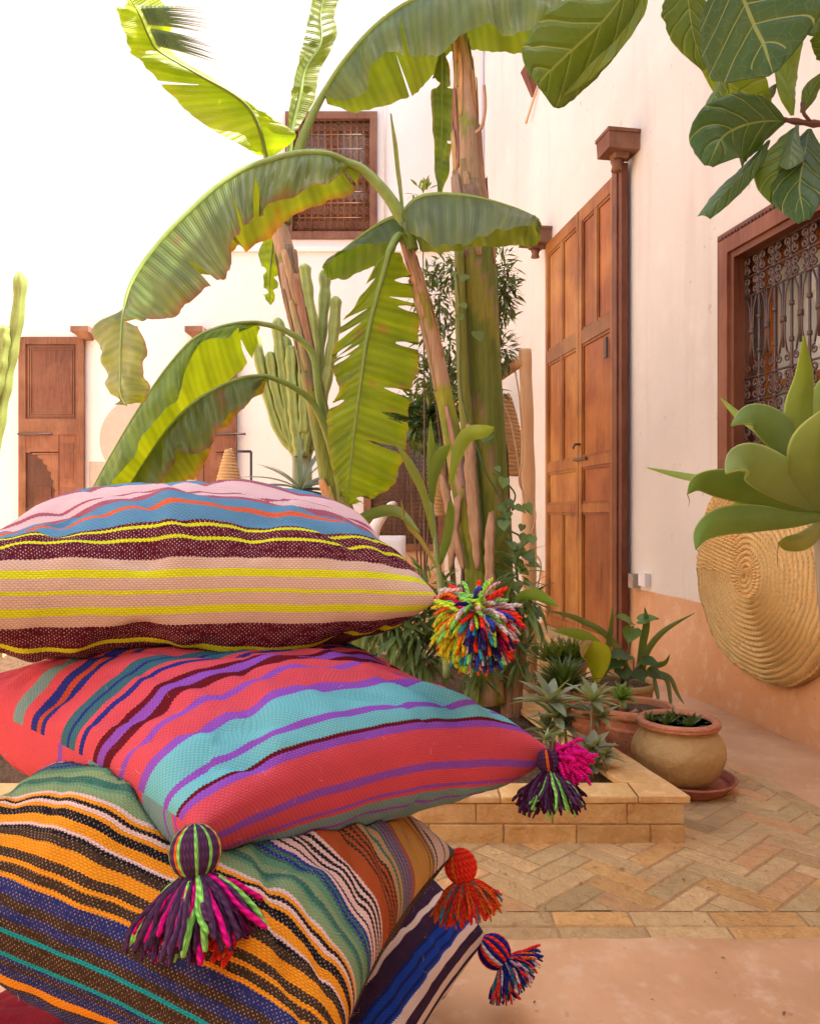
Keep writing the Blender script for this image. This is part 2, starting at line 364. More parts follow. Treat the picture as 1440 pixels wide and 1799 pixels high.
# roof beam end high on right wall
th=thing('roof_spout','small red brown wooden spout high on the wall with a stick hanging from it','spout',WP(6.6,4.5))
mb=MB(); q=[WP(6.62,4.42,.0),WP(6.58,4.42,.0),WP(6.58,4.42,.03),WP(6.62,4.42,.03)]; t=[WP(6.66,4.64,.0),WP(6.54,4.64,.0),WP(6.54,4.64,.11),WP(6.66,4.64,.11)]
mb.hexa(q+t,(.9,.7,.7)); mb.build('spout_box',M['wood2'],th)
mb=MB(); mb.tube([WP(6.5,4.44,.02),WP(6.7,4.24,.05)],.010,6); mb.build('stick',M['pole'],th)
# ---------- right door
DA=V((1.306,4.85,0)); DB=V((1.082,6.26,0)); dd=(DB-DA).normalized(); DLEN=(DB-DA).length; dn=V((-dd.y,dd.x,0))
if dn.x>0: dn=-dn
def DP(s,z,o=0): return DA+dd*s+dn*o+V((0,0,z))
def dbox(mb,s0,s1,z0,z1,o0,o1,col=(1,1,1)):
    mb.hexa([DP(s0,z0,o0),DP(s0,z0,o1),DP(s1,z0,o1),DP(s1,z0,o0),DP(s0,z1,o0),DP(s0,z1,o1),DP(s1,z1,o1),DP(s1,z1,o0)][:4]+[DP(s0,z1,o0),DP(s0,z1,o1),DP(s1,z1,o1),DP(s1,z1,o0)],col)
door=thing('courtyard_door','tall orange brown panelled wooden double door standing against the right wall','door',DA)
DT=3.07
def panel(mb,s0,s1,z0,z1,col):
    # recessed board with bevelled moulding
    e=.018
    dbox(mb,s0,s1,z0,z1,-.004,.004,col)
    for (a0,a1,b0,b1) in ((s0,s1,z1-e,z1),(s0,s1,z0,z0+e),(s0,s0+e,z0+e,z1-e),(s1-e,s1,z0+e,z1-e)):
        dbox(mb,a0,a1,b0,b1,.004,.014,tuple(c*.75 for c in col))
def Yd(Y): return (Y-4.85)/(6.26-4.85)*DLEN
jm=MB(); dbox(jm,0,Yd(4.90),.10,3.098,-.022,.02,(.8,.62,.6)); dbox(jm,Yd(4.90)+.001,Yd(4.97),.10,3.09,-.012,.03,(.85,.7,.65)); jm.build('door_post',M['wood2'],door,smooth=False)
def doorleaf(s0,s1,splits_up,cols_low,warm,nm,knob=True):
    fr=MB(); pn=MB(); st=.05; r2=random.Random(int(s0*100)+2)
    zr=[.10,.17,.97,1.03,1.28,1.345,2.13,2.225,2.98,DT]
    def rail(z0,z1,col=(1,1,1)): dbox(fr,s0+st,s1-st,z0,z1,-.014,.02,col)
    dbox(fr,s0,s0+st,.10,DT,-.014,.021); dbox(fr,s1-st,s1,.10,DT,-.014,.021)
    for i in (0,2,4,8): rail(zr[i],zr[i+1],(.95,.9,.9))
    rail(zr[6],zr[7],(.75,.85,1.0))
    for zi,ncol in ((1,cols_low),(3,1),(5,splits_up[1]),(7,splits_up[0])):
        z0,z1=zr[zi],zr[zi+1]; wdt=(s1-s0-2*st); mw=.045
        for c in range(ncol):
            a=s0+st+c*(wdt+mw)/ncol; b=a+(wdt+mw)/ncol-mw
            k=.8+.35*r2.random(); cc=(k*warm[0],k*warm[1],k*warm[2]); panel(pn,a+.001,b-.001,z0+.001,z1-.001,cc)
            if c: dbox(fr,a-mw,a,z0,z1,-.013,.018)
    lf=fr.build('door_leaf',M['wood'],door,smooth=False); pn.build('panel',M['wood'],lf,smooth=False)
    return lf
lfN=doorleaf(Yd(4.97)+.002,Yd(5.55),(2,1),1,(.92,.75,.8),'n')
lfF=doorleaf(Yd(5.56),DLEN,(2,2),2,(1.2,1.25,1.3),'f')
mb=MB(); s=Yd(5.55)
dbox(mb,s-.17,s+.05,1.325,1.345,.03,.045); mb.tube([DP(s-.03,1.44,.025),DP(s-.03,1.44,.06),DP(s-.03,1.41,.075)],.009,8); mb.build('bolt',M['iron'],lfN)
mb=MB(); dbox(mb,Yd(5.05),Yd(5.09),1.95,2.08,.022,.034); mb.build('hinge',M['iron'],lfN)
def bracket(Y,z0,label,wd_=.24,h=.13):
    th=thing('door_bracket',label,'bracket',WP(Y,z0),'wooden pivot brackets above the tall door')
    mb=MB(); A=lambda dy,o,z: WP(Y+dy,z,o)
    def bb(y0,y1,o0,o1,za,zb,ins=0):
        mb.hexa([A(y0+ins,o0,za),A(y0+ins,o1-ins,za),A(y1-ins,o1-ins,za),A(y1-ins,o0,za),A(y0,o0,zb),A(y0,o1,zb),A(y1,o1,zb),A(y1,o0,zb)])
    bb(-.09,.09,0,wd_,z0+.03,z0+h,.004); bb(-.096,.096,0,wd_+.006,z0+h+.001,z0+h+.022); bb(-.045,.045,.05,wd_-.06,z0,z0+.029,.01)
    mb.build('bracket_block',M['woodold'],th,smooth=False)
    mb=MB(); mb.lathe([(.0,0),(.035,0),(.028,.03),(.04,.06),(.0,.061)],12,WP(Y+.02,z0-.062,.10)); mb.build('pivot_cap',M['woodold'],th)
bracket(4.83,3.10,'dark wooden bracket block above the nearer corner of the tall door',.20,.125)
bracket(6.30,3.05,'dark wooden bracket block above the farther corner of the tall door',.22,.13)
# door sill bricks
mb=MB(); r_=random.Random(5)
for k in range(9):
    s0=-.05+k*.175
    mb.hexa([DP(s0,-.01,-.03),DP(s0,-.01,.20),DP(s0+.17,-.01,.20),DP(s0+.17,-.01,-.03),DP(s0,.095,-.03),DP(s0,.09,.19),DP(s0+.17,.09,.19),DP(s0+.17,.095,-.03)],brickcol(r_))
tag(mb.build('door_step',M['planterbrick'],None,DA,smooth=False),'low brick step at the foot of the tall panelled door','step')
# ---------- right window with iron grille
win=thing('grille_window','carved red brown framed window with scrolled iron grille on the right wall','window',WP(3.1,1.1))
def wbox(mb,y0,y1,z0,z1,o0,o1,col=(1,1,1)):
    mb.hexa([WP(y0,z0,o0),WP(y0,z0,o1),WP(y1,z0,o1),WP(y1,z0,o0),WP(y0,z1,o0),WP(y0,z1,o1),WP(y1,z1,o1),WP(y1,z1,o0)],col)
mb=MB()
def ring(mb,y0,y1,z0,z1,w_,o0,o1,col=(1,1,1)):
    wbox(mb,y0,y1,z1-w_,z1,o0,o1,col); wbox(mb,y0,y1,z0,z0+w_,o0,o1,col); wbox(mb,y0,y0+w_,z0+w_,z1-w_,o0,o1,col); wbox(mb,y1-w_,y1,z0+w_,z1-w_,o0,o1,col)
ring(mb,WY0-.085,WY1+.085,WZ0-.07,WZ1+.07,.045,.003,.028,(.75,.6,.6)); ring(mb,WY0-.04,WY1+.04,WZ0-.025,WZ1+.025,.07,.003,.05,(1.1,.9,.9)); ring(mb,WY0+.031,WY1-.031,WZ0+.046,WZ1-.046,.03,-.07,.035,(.8,.65,.6))
fr=mb.build('frame',M['wood2'],win,smooth=False)
mb=MB(); 
z=WZ0-.06
while z<WZ1+.06:
    wbox(mb,WY1+.052,WY1+.066,z,z+.011,.028,.034,(.5,.3,.25)); z+=.022
y=WY0-.07
while y<WY1+.07:
    wbox(mb,y,y+.014,WZ1+.040,WZ1+.052,.028,.034,(.5,.3,.25)); y+=.026
mb.build('carved_beading',M['wood2'],fr,smooth=False)
mb=MB(); wbox(mb,WY0,WY1,WZ0,WZ1,-.45,-.43); mb.build('room_back',M['plaster'],win,smooth=False)
mb=MB()   # inner casements
for (y0,y1) in ((WY0+.06,3.12),(3.13,WY1-.06)):
    ring(mb,y0,y1,WZ0+.07,WZ1-.07,.075,-.16,-.12,(1.15,1,.9)); wbox(mb,y0+.075,y1-.075,WZ0+.36,WZ0+.40,-.155,-.125)
mb.build('casement',M['wood'],win,smooth=False)
mb=MB()
for (y0,y1) in ((WY0+.06,3.12),(3.13,WY1-.06)): wbox(mb,y0+.07,y1-.07,WZ0+.13,WZ1-.13,-.146,-.141)
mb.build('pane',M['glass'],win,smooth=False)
# grille
def spiral(c,r,a0,turns,sgn,n=22):
    out=[]
    for i in range(n+1):
        t=i/n; rr=r*(1-t*.82); a=a0+sgn*turns*2*pi*t; out.append((c[0]+rr*cos(a),c[1]+rr*sin(a)))
    return out
mb=MB(); o_=-.025; rr=.0065
def G(pts,r=rr): mb.tube([WP(y,z,o_) for y,z in pts],r,6)
gy0,gy1,gz0,gz1=WY0+.055,WY1-.055,WZ0+.075,WZ1-.075
G([(gy0,gz0),(gy0,gz1)],.008); G([(gy1,gz0),(gy1,gz1)],.008); G([(gy0,gz1),(gy1,gz1)],.007); G([(gy0,gz0),(gy1,gz0)],.007)
nb=11; sp=(gy1-gy0)/nb
rows=[gz0+.12,gz0+.235,gz0+.345,gz1-.19,gz1-.10]
for z in rows: G([(gy0,z),(gy1,z)],.0055)
for k in range(1,nb):
    y=gy0+k*sp; G([(y,gz0),(y,gz1)],.0065)
    for z in rows+[gz0+.46,gz1-.3]: mb.tube([WP(y,z-.009,o_),WP(y,z+.009,o_)],.0115,8)
for k in range(nb):
    y=gy0+(k+.5)*sp; h=sp*.25
    for (z0,z1) in ((gz0,rows[0]),(rows[0],rows[1]),(rows[1],rows[2]),(rows[3],rows[4]),(rows[4],gz1)):
        zm=(z0+z1)/2; d=(z1-z0)/2
        for sg in (-1,1):
            c1=(y+sg*h,zm+d*.42); c2=(y+sg*h,zm-d*.42); rs=min(h,d*.5)*.92
            G(spiral(c1,rs,-pi/2 if sg>0 else -pi/2,1.35,sg),.0058); G(spiral(c2,rs,pi/2,1.35,-sg),.0058)
    # tall lyre between
    z0=rows[2]; z1=rows[3]
    for sg in (-1,1):
        G([(y+sg*h*1.4,z1),(y+sg*h*.5,z1-.06),(y+sg*h*.35,z1-.15),(y+sg*h*.35,z0+.14),(y+sg*h*.9,z0+.07)],.0042)
        G(spiral((y+sg*h*.9,z0+.045),h*.75,pi/2,1.3,-sg),.004)
    G([(y,z1),(y,z0+.09)],.0055); mb.tube([WP(y,z0+.2,o_),WP(y,z0+.225,o_)],.014,8)
mb.build('iron_grille',M['iron'],win)
# wall lamp / socket
th=thing('wall_socket','small white and steel socket box above the skirting right of the tall door','socket',WP(4.72,.5))
mb=MB(); wbox(mb,4.62,4.70,.535,.61,.001,.035,(.75,.7,.66)); mb.build('socket_box',M['plain'],th,smooth=False)
mb=MB(); wbox(mb,4.74,4.80,.515,.60,.001,.05); mb.build('socket_cover',M['steel'],th,smooth=False)
# ---------- back wall windows
def latticewin(x0,x1,z0,z1,label,mode):
    th=thing('lattice_window',label,'window',((x0+x1)/2,BY,z0)); y=BY
    mb=MB(); w_=.09
    for (a,b,c,d) in ((x0-.02,x1+.02,z1-w_+.02,z1+.02),(x0-.02,x1+.02,z0-.02,z0+w_-.02),(x0-.02,x0+w_-.02,z0+w_-.02,z1-w_+.02),(x1-w_+.02,x1+.02,z0+w_-.02,z1-w_+.02)): mb.box((a,y-.045,c),(b,y+.05,d))
    mb.build('frame',M['wood2'],th,smooth=False)
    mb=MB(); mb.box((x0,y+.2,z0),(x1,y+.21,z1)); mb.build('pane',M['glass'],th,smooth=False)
    mb=MB(); 
    X0,X1,Z0,Z1=x0+.07,x1-.07,z0+.07,z1-.07
    xm=(X0+X1)/2
    for a,b in ((X0,xm-.01),(xm+.01,X1)):
        for (p,q,r1,s1) in ((a,b,Z1-.06,Z1),(a,b,Z0,Z0+.06),(a,a+.06,Z0+.06,Z1-.06),(b-.06,b,Z0+.06,Z1-.06),(a+.06,b-.06,(Z0+Z1)/2-.03,(Z0+Z1)/2+.03)): mb.box((p,y+(.12 if mode==0 else .05),r1),(q,y+(.16 if mode==0 else .08),s1),None,(1.2,1.1,1) if mode==0 else (1.5,1.7,1.8))
        if mode==0: mb.box((a+.06,y+.13,Z0+.06),(b-.06,y+.14,Z0+(Z1-Z0)*.33),None,(1.1,1,.9))
        else: mb.box((a+.06,y+.055,Z0+.06),(b-.06,y+.065,(Z0+Z1)/2),None,(1.5,1.8,1.9))
    mb.build('casement',M['wood'],th,smooth=False)
    mb=MB(); yy=y+.0
    n=12 if mode==0 else 13; s=(X1-X0)/n; col=(1,1,1)
    if mode==0:
        H=Z1-Z0
        for i in range(n+1): mb.tube([(X0+i*s,yy,Z0),(X0+i*s,yy,Z1)],.010,6)
        for f in (0,.13,.26,.36,.62,.74,.87,1): mb.tube([(X0,yy,Z0+H*f),(X1,yy,Z0+H*f)],.010,6)
        for (f0,f1) in ((0,.13),(.13,.26),(.74,.87),(.87,1)):
            for i in range(n):
                c=V((X0+(i+.5)*s,yy,Z0+H*(f0+f1)/2)); r=s*.33
                mb.tube([c+V((r*cos(a*pi/4),0,r*sin(a*pi/4)*1.6)) for a in range(9)],.007,5,cap=False)
                mb.tube([c+V((-s/2,0,-H*.065)),c+V((s/2,0,H*.065))],.005,4); mb.tube([c+V((s/2,0,-H*.065)),c+V((-s/2,0,H*.065))],.005,4)
        for (f0,f1) in ((.36,.62),(.26,.36),(.62,.74)):
            for i in range(n):
                xx=X0+(i+.5)*s; h0=Z0+H*f0; h1=Z0+H*f1
                mb.tube([(xx-s*.3,yy,h0),(xx-s*.3,yy,h1-.05),(xx,yy,h1-.01),(xx+s*.3,yy,h1-.05),(xx+s*.3,yy,h0)],.007,5)
                mb.tube([(xx,yy,h0+(h1-h0)*.3),(xx,yy,h0+(h1-h0)*.6)],[.004,.016],6)
    else:
        m=int((Z1-Z0)/s*1.25); sz=(Z1-Z0)/m
        for i in range(n+1): mb.tube([(X0+i*s,yy,Z0),(X0+i*s,yy,Z1)],.006,5)
        for j in range(m+1): mb.tube([(X0,yy,Z0+j*sz),(X1,yy,Z0+j*sz)],.006,5)
        for i in range(n):
            for j in range(m):
                c=V((X0+(i+.5)*s,yy,Z0+(j+.5)*sz))
                mb.tube([c+V((-s/2,0,-sz/2)),c+V((0,0,sz*.3)),c+V((s/2,0,-sz/2))],.0045,4); mb.tube([c+V((0,0,-sz/2)),c+V((0,0,sz/2))],.0045,4)
    mb.build('lattice',M['wood2'] if mode==0 else M['iron'],th)
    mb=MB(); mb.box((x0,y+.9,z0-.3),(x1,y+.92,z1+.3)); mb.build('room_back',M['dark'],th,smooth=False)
latticewin(*UW,'upper carved brown lattice window high on the back wall','' or 0)
latticewin(*LW,'lower window with dark iron lattice over orange shutters behind the banana plants',1)
# ---------- back doors folded against wall beside keyhole arch
def backleaf(x0,x1,zt,label,flip):
    th=thing('folded_door_leaf',label,'door',((x0+x1)/2,BY,0)); y=BY-.06
    mb=MB(); st=.09
    for (a,b,c,d) in ((x0,x0+st,.03,zt),(x1-st,x1,.03,zt),(x0+st,x1-st,zt-.09,zt),(x0+st,x1-st,1.95,2.15),(x0+st,x1-st,.03,.12)): mb.box((a,y-.03,c),(b,y+.03,d))
    mb.build('leaf_frame',M['wood2'],th,smooth=False)
    mb=MB(); mb.box((x0+st,y-.01,2.151),(x1-st,y+.01,zt-.091),None,(.8,.7,.7))
    for i,(q) in enumerate((.03,.055)):
        a,b,c,d=x0+st+q,x1-st-q,2.15+q,zt-.09-q
        for (e,f,g_,h) in ((a,b,d-.012,d),(a,b,c,c+.012),(a,a+.012,c+.012,d-.012),(b-.012,b,c+.012,d-.012)): mb.box((e,y-.022,g_),(f,y-.0101,h))
    mb.build('upper_panel',M['wood2'],th,smooth=False)
    # wicket with scalloped arch on one side
    mb=MB(); xa,xb=(x0+st,x1-st-.22) if not flip else (x0+st+.16,x1-st)
    mb.box((xa+.001,y-.004,.121),(xb,y+.012,1.949),None,(.42,.36,.36))
    for xx in ((xa+xb)/2,): mb.box((xa+.10,y-.014,.3),(xb-.1,y-.0041,1.3),None,(.55,.45,.45))
    mb.build('wicket',M['wood2'],th,smooth=False)
    mb=MB(); xm=xa if not flip else xb; ww=(xb-xa)
    pts=[]
    for i in range(25):
        t=i/24; sc=.022*abs(sin(t*pi*8)); a=t*pi/2
        xx=(xa+(ww-.03)*sin(a)-sc) if not flip else (xb-(ww-.03)*sin(a)+sc); zz=1.15+.6*cos(a)-sc if t<1 else 1.15
        pts.append((xx,zz))
    pts.append((pts[-1][0],.125))
    outer=[(p[0],1.949) for p in pts[:25]]; 
    xe=xb if not flip else xa
    vs=[];fs=[]
    for i in range(25):
        pass
    for dy,nrm in ((-.026,1),(.0,-1)):
        b=len(vs)
        for (px_,pz_) in pts: vs.append((px_,y+dy,pz_)); vs.append((xe+(.001 if not flip else -.001),y+dy,max(pz_,.125)))
        for i in range(len(pts)-1): fs.append((b+2*i,b+2*i+1,b+2*i+3,b+2*i+2))
        b2=len(vs); vs+= [(pts[0][0],y+dy,1.949),(xe,y+dy,1.949),(xe,y+dy,pts[0][1]),(pts[0][0],y+dy,pts[0][1])]; fs.append((b2,b2+1,b2+2,b2+3))
    m_=len(pts)*2+4
    for i in range(len(pts)-1): fs.append((2*i,2*i+2,2*i+2+m_,2*i+m_))
    mb.add(vs,fs,(1.05,1,1),None,True); mb.build('scalloped_arch',M['wood2'],th,smooth=False)
    mb=MB()
    if not flip:
        mb.box((x1-st-.2,y-.02,.4),(x1-st-.04,y+.01,1.3),None,(.9,.8,.8)); mb.box((x1-st-.2,y-.02,1.4),(x1-st-.04,y+.01,1.85),None,(.9,.8,.8))
        mb.box((x1-st-.22,y-.028,.121),(x1-st-.001,y+.005,1.949),None,(1.1,1,1)) if False else mb.box((x1-st-.219,y-.015,.121),(x1-st-.001,y+.015,1.949),None,(1.1,1,1))
    else: mb.box((xa-.159,y-.015,.121),(xa-.001,y+.015,1.949),None,(1.1,1,1))
    mb.build('side_board',M['wood2'],th,smooth=False)
    mb=MB(); xx=x0 if not flip else x0+.2; mb.tube([(xx,y-.045,1.96),(xx+.42,y-.045,1.96)],.014,6); mb.build('bolt',M['iron'],th)
backleaf(-4.87,-4.06,3.17,'brown carved door leaf folded against the back wall at far left',False)
backleaf(-2.66,-2.16,3.0,'brown door leaf behind the lower banana leaves right of the keyhole arch',True)
for x,l in ((-4.06,'dark bracket above the far left door leaf'),(-2.66,'dark bracket right of the keyhole arch on the back wall')):
    th=thing('door_bracket',l,'bracket',(x,BY,3.18),'dark door brackets on the back wall')
    mb=MB(); mb.box((x-.1,BY-.24,3.2),(x+.12,BY-.001,3.27)); mb.hexa([V((x-.03,BY-.15,3.14)),V((x+.09,BY-.15,3.14)),V((x+.09,BY-.001,3.14)),V((x-.03,BY-.001,3.14)),V((x-.08,BY-.22,3.199)),V((x+.11,BY-.22,3.199)),V((x+.11,BY-.001,3.199)),V((x-.08,BY-.001,3.199))]); mb.build('bracket_block',M['woodold'],th,smooth=False)
# keyhole arch: flat face, shade of the opening put into its darker colour
th=thing('keyhole_arch','keyhole arch niche, its shade painted pinkish, between the two folded door leaves','arch',(-3.35,BY,0))
mb=MB(); cx=-3.36; zc=1.90; rr_=.53; pts=[]
for i in range(33):
    a=-.55+i/32*(pi+1.10); pts.append((cx+rr_*cos(a),zc+rr_*sin(a)))
prof=[(cx+.66,0),(cx+.66,1.62),(cx+.45,1.62)]+pts+[(cx-.45,1.62),(cx-.66,1.62),(cx-.66,0)]
n=len(prof); vs=[(p[0],BY-.012,p[1]) for p in prof]
mb.add(vs,[tuple(range(n))],(1,1,1),None,True)
vs=[(p[0],BY-.012,p[1]) for p in prof]+[(p[0],BY+.02,p[1]) for p in prof]
mb.add(vs,[(i,i+1,i+1+n,i+n) for i in range(n-1)],(1,1,1),None,True)
M['niche']=blotch('niche_shade',(.50,.385,.31),(.46,.35,.28),(.54,.43,.36),1.2,.9,.15,26,.2)
mb.build('niche_face',M['niche'],th,smooth=False)

def bc2(r):
    b=r.uniform(.88,1.08); return (b*r.uniform(.97,1.04),b,b*r.uniform(.92,1.02))
def bvl(o,w_=.004):
    bm=bmesh.new(); bm.from_mesh(o.data); bmesh.ops.remove_doubles(bm,verts=bm.verts,dist=1e-5)
    for v in bm.verts: v.co+=V((noise.noise(v.co*31),noise.noise(v.co*29+V((5,5,5))),noise.noise(v.co*27+V((9,1,3)))))*.0022
    bm.to_mesh(o.data); bm.free(); md=o.modifiers.new('bevel','BEVEL'); md.width=w_; md.segments=3; md.limit_method='ANGLE'; return o
# screed running up to the edge bricks
rows=[[],[],[],[]]
for i in range(361):
    x=PX0+(rb(1.76)+.02-PX0)*i/360; e=.012*noise.noise(V((x*6,0,0)))+.007*noise.noise(V((x*30,3,0)))
    rows[0].append(V((x,1.22,-.0015))); rows[1].append(V((x,1.70,.0082))); rows[2].append(V((x,1.766+e,.0112))); rows[3].append(V((x,1.772+e,.006)))
mb=MB(); mb.grid(rows); tag(mb.build('floor_edge',M['floor']),kind='structure')
# ---------- planter
PH=.145
def sideX(Y): return .80-.2*(Y-2.285)
pl=thing('brick_planter','low two course tan brick planter bed under the banana plants','planter',(0,2.285,0))
mb=MB(); r_=random.Random(11); y0=2.285; xl=-2.4; yb=4.75
for row in range(2):
    z0=row*.062+.001; z1=z0+.0585; x=xl+(.0 if row else .12)
    while x<.78:
        L=.215+r_.uniform(-.006,.006); x1=min(x+L,.792)
        if x1-x<.03: x1=.792
        if .792-x1<.05: x1=.792
        mb.box((x,y0+r_.uniform(0,.002),z0),(x1-.0035,y0+.095,z1),None,bc2(r_)); x=x1
    y=y0+.098-(0 if row else .0)
    while y<yb:
        L=.21; y1=y+L-.004; a,b=sideX(y),sideX(y1)
        mb.hexa([V((a-.1,y,z0)),V((a,y,z0)),V((b,y1,z0)),V((b-.1,y1,z0)),V((a-.1,y,z1)),V((a,y,z1)),V((b,y1,z1)),V((b-.1,y1,z1))],bc2(r_)); y+=L
bvl(mb.build('brick_courses',M['planterbrick'],pl,smooth=False))
mb=MB(); z0=.1245; z1=PH; x=xl
while x<.60:
    x1=min(x+.19,.655); x1=.655 if .655-x1<.1 else x1; mb.box((x,y0-.004,z0),(x1-.002,y0+.112,z1+r_.uniform(-.001,.001)),None,tuple(1.12*c for c in bc2(r_)),.004); x=x1
    if x>=.655: break
q=lambda x,y,z:V((x,y,z))
mb.hexa([q(.657,y0-.004,z0),q(.803,y0-.004,z0),q(sideX(y0+.112)+.004,y0+.112,z0),q(.657,y0+.112,z0),q(.657,y0-.004,z1),q(.803,y0-.004,z1),q(sideX(y0+.112)+.004,y0+.112,z1),q(.657,y0+.112,z1)],(1.15,1.1,1.05))
y=y0+.114
while y<yb:
    y1=y+.1; a,b=sideX(y)+.004,sideX(y1-.002)+.004
    mb.hexa([q(a-.145,y,z0),q(a,y,z0),q(b,y1-.002,z0),q(b-.145,y1-.002,z0),q(a-.145,y,z1),q(a,y,z1),q(b,y1-.002,z1),q(b-.145,y1-.002,z1)],tuple(1.12*c for c in bc2(r_))); y=y1
bvl(mb.build('rim_tiles',M['planterbrick'],pl,smooth=False))
mb=MB(); mb.box((xl+.01,y0+.0045,.0),(.7875,y0+.085,.13)); 
mb.build('mortar_core',M['grout'],pl,smooth=False)
rows=[];nx,ny=90,70
for j in range(ny+1):
    y=y0+.09+(yb-y0-.09)*j/ny; row=[]
    for i in range(nx+1):
        x=xl+(sideX(y)-.1-xl)*i/nx; row.append(V((x,y,.115+.03*noise.noise(V((x*5,y*5,0)))+.02*noise.noise(V((x*22,y*22,3))))))
    rows.append(row)
mb=MB(); mb.grid(rows)
for k in range(700):  # dry leaf litter and bark chips
    y=U(2.42,4.4); x=U(-.3,sideX(y)-.17); L=U(.012,.035)
    mb.leaf((x,y,.125+U(0,.02)),(U(-1,1),U(-1,1),U(-.1,.4)),(0,0,1),L,L*U(.3,.6),(.9,.7,.5),U(-.3,.5),U(0,.5),2)
n2=N('litter_soil'); M['soil2']=M['soil']
mb.build('soil',M['soil'],pl)

# ================ pillows
def ramps(n,f,stops):
    """constant stripes: stops sorted [(pos,col)], chained ramps of 28"""
    stops=sorted(stops,key=lambda q:q[0]); out=None
    ch=[stops[i:i+28] for i in range(0,len(stops),28)]
    for k,c in enumerate(ch):
        r=n.ramp(f,[(p if (i or k) else 0.,c_) for i,(p,c_) in enumerate(c)],'CONSTANT')
        out=r if out is None else n.mix(n.math('GREATER_THAN',f,c[0][0]-1e-5),out,r)
    return out
def fabric(name,stripes,size,rows=150,flecks=None,ragged=.0,fleckamt=.5):
    """stripes over w in [-1,1]; uv.x along, uv.y = w"""
    n=N(name); uv=n.n('UVMap'); sx=n.n('SeparateXYZ'); n.l(uv.outputs[0],sx.inputs[0]); u,w_=sx.outputs[0],sx.outputs[1]
    # wavy + ragged weft
    cv=n.n('CombineXYZ'); n.l(n.math('MULTIPLY',u,3.),cv.inputs[0]); n.l(n.math('MULTIPLY',w_,3.),cv.inputs[1])
    nz=n.noise(cv.outputs[0],1.3,3); wv=n.math('ADD',w_,n.math('MULTIPLY',n.math('SUBTRACT',nz,.5),.016))
    R_=float(rows); wr=n.math('MULTIPLY',wv,R_); row=n.math('FLOOR',wr)
    if ragged:
        cv2=n.n('CombineXYZ'); n.l(n.math('MULTIPLY',u,9.),cv2.inputs[0]); n.l(n.math('MULTIPLY',w_,14.),cv2.inputs[1])
        wv2=n.math('ADD',wv,n.math('MULTIPLY',n.math('SUBTRACT',n.noise(cv2.outputs[0],1.,3),.5),ragged))
    else: wv2=wv
    stepn=n.math('PINGPONG',n.math('MULTIPLY',u,R_*.55),.5)      # saw-tooth colour joints
    wj=n.math('ADD',wv2,n.math('MULTIPLY',n.math('SUBTRACT',stepn,.25),1.1/R_))
    f=n.math('MULTIPLY_ADD',wj,.5,.5)
    st=[((a+1)/2,c) for a,c in stripes]
    col=ramps(n,f,st)
    # weave cell
    off=n.math('MULTIPLY',n.math('MODULO',n.math('ABSOLUTE',row),2.),.5)
    cu=n.math('FRACT',n.math('ADD',n.math('MULTIPLY',u,R_*.48),off)); cw=n.math('FRACT',wr)
    hu=n.math('SINE',n.math('MULTIPLY',cu,pi)); hw=n.math('SINE',n.math('MULTIPLY',cw,pi))
    h=n.math('MULTIPLY',n.math('POWER',hu,.6),n.math('POWER',hw,.7))
    fz=n.noise(n.coord(),260,4,.8); 
    col=n.mix(n.math('MULTIPLY',n.math('SUBTRACT',1.,h),.55),col,n.mix(1.0,col,(.35,.30,.30),'MULTIPLY'))  # shade in the weave gaps mixed into the stripe colour
    col=n.mix(n.math('MULTIPLY',fz,.3),col,n.mix(1.0,col,(1.4,1.35,1.35),'MULTIPLY'))
    big=n.noise(n.coord(),9,4); col=n.mix(n.ramp(big,[(.4,0.),(.7,.35)]),col,n.mix(1.0,col,(.75,.72,.72),'MULTIPLY'))
    if flecks:   # light warp showing between weft rows
        wn_=n.n('TexWhiteNoise',noise_dimensions='2D'); c3=n.n('CombineXYZ'); n.l(n.math('FLOOR',n.math('ADD',n.math('MULTIPLY',u,R_*.48),off)),c3.inputs[0]); n.l(row,c3.inputs[1]); n.l(c3.outputs[0],wn_.inputs[0])
        k=n.math('MULTIPLY',n.math('LESS_THAN',hu,.33),n.math('GREATER_THAN',hw,.5)); k=n.math('MULTIPLY',k,n.math('GREATER_THAN',wn_.outputs[0],.35))
        dark=None
        bw=n.n('RGBToBW'); n.l(col,bw.inputs[0]); k=n.math('MULTIPLY',k,n.math('LESS_THAN',bw.outputs[0],.09))
        col=n.mix(n.math('MULTIPLY',k,fleckamt),col,flecks)
    pass
    bm=n.bump(h,.8,.001); bm=n.bump(fz,.5,.001,bm)
    return n.fin(col,.95,bm,.08)
PIL=[]
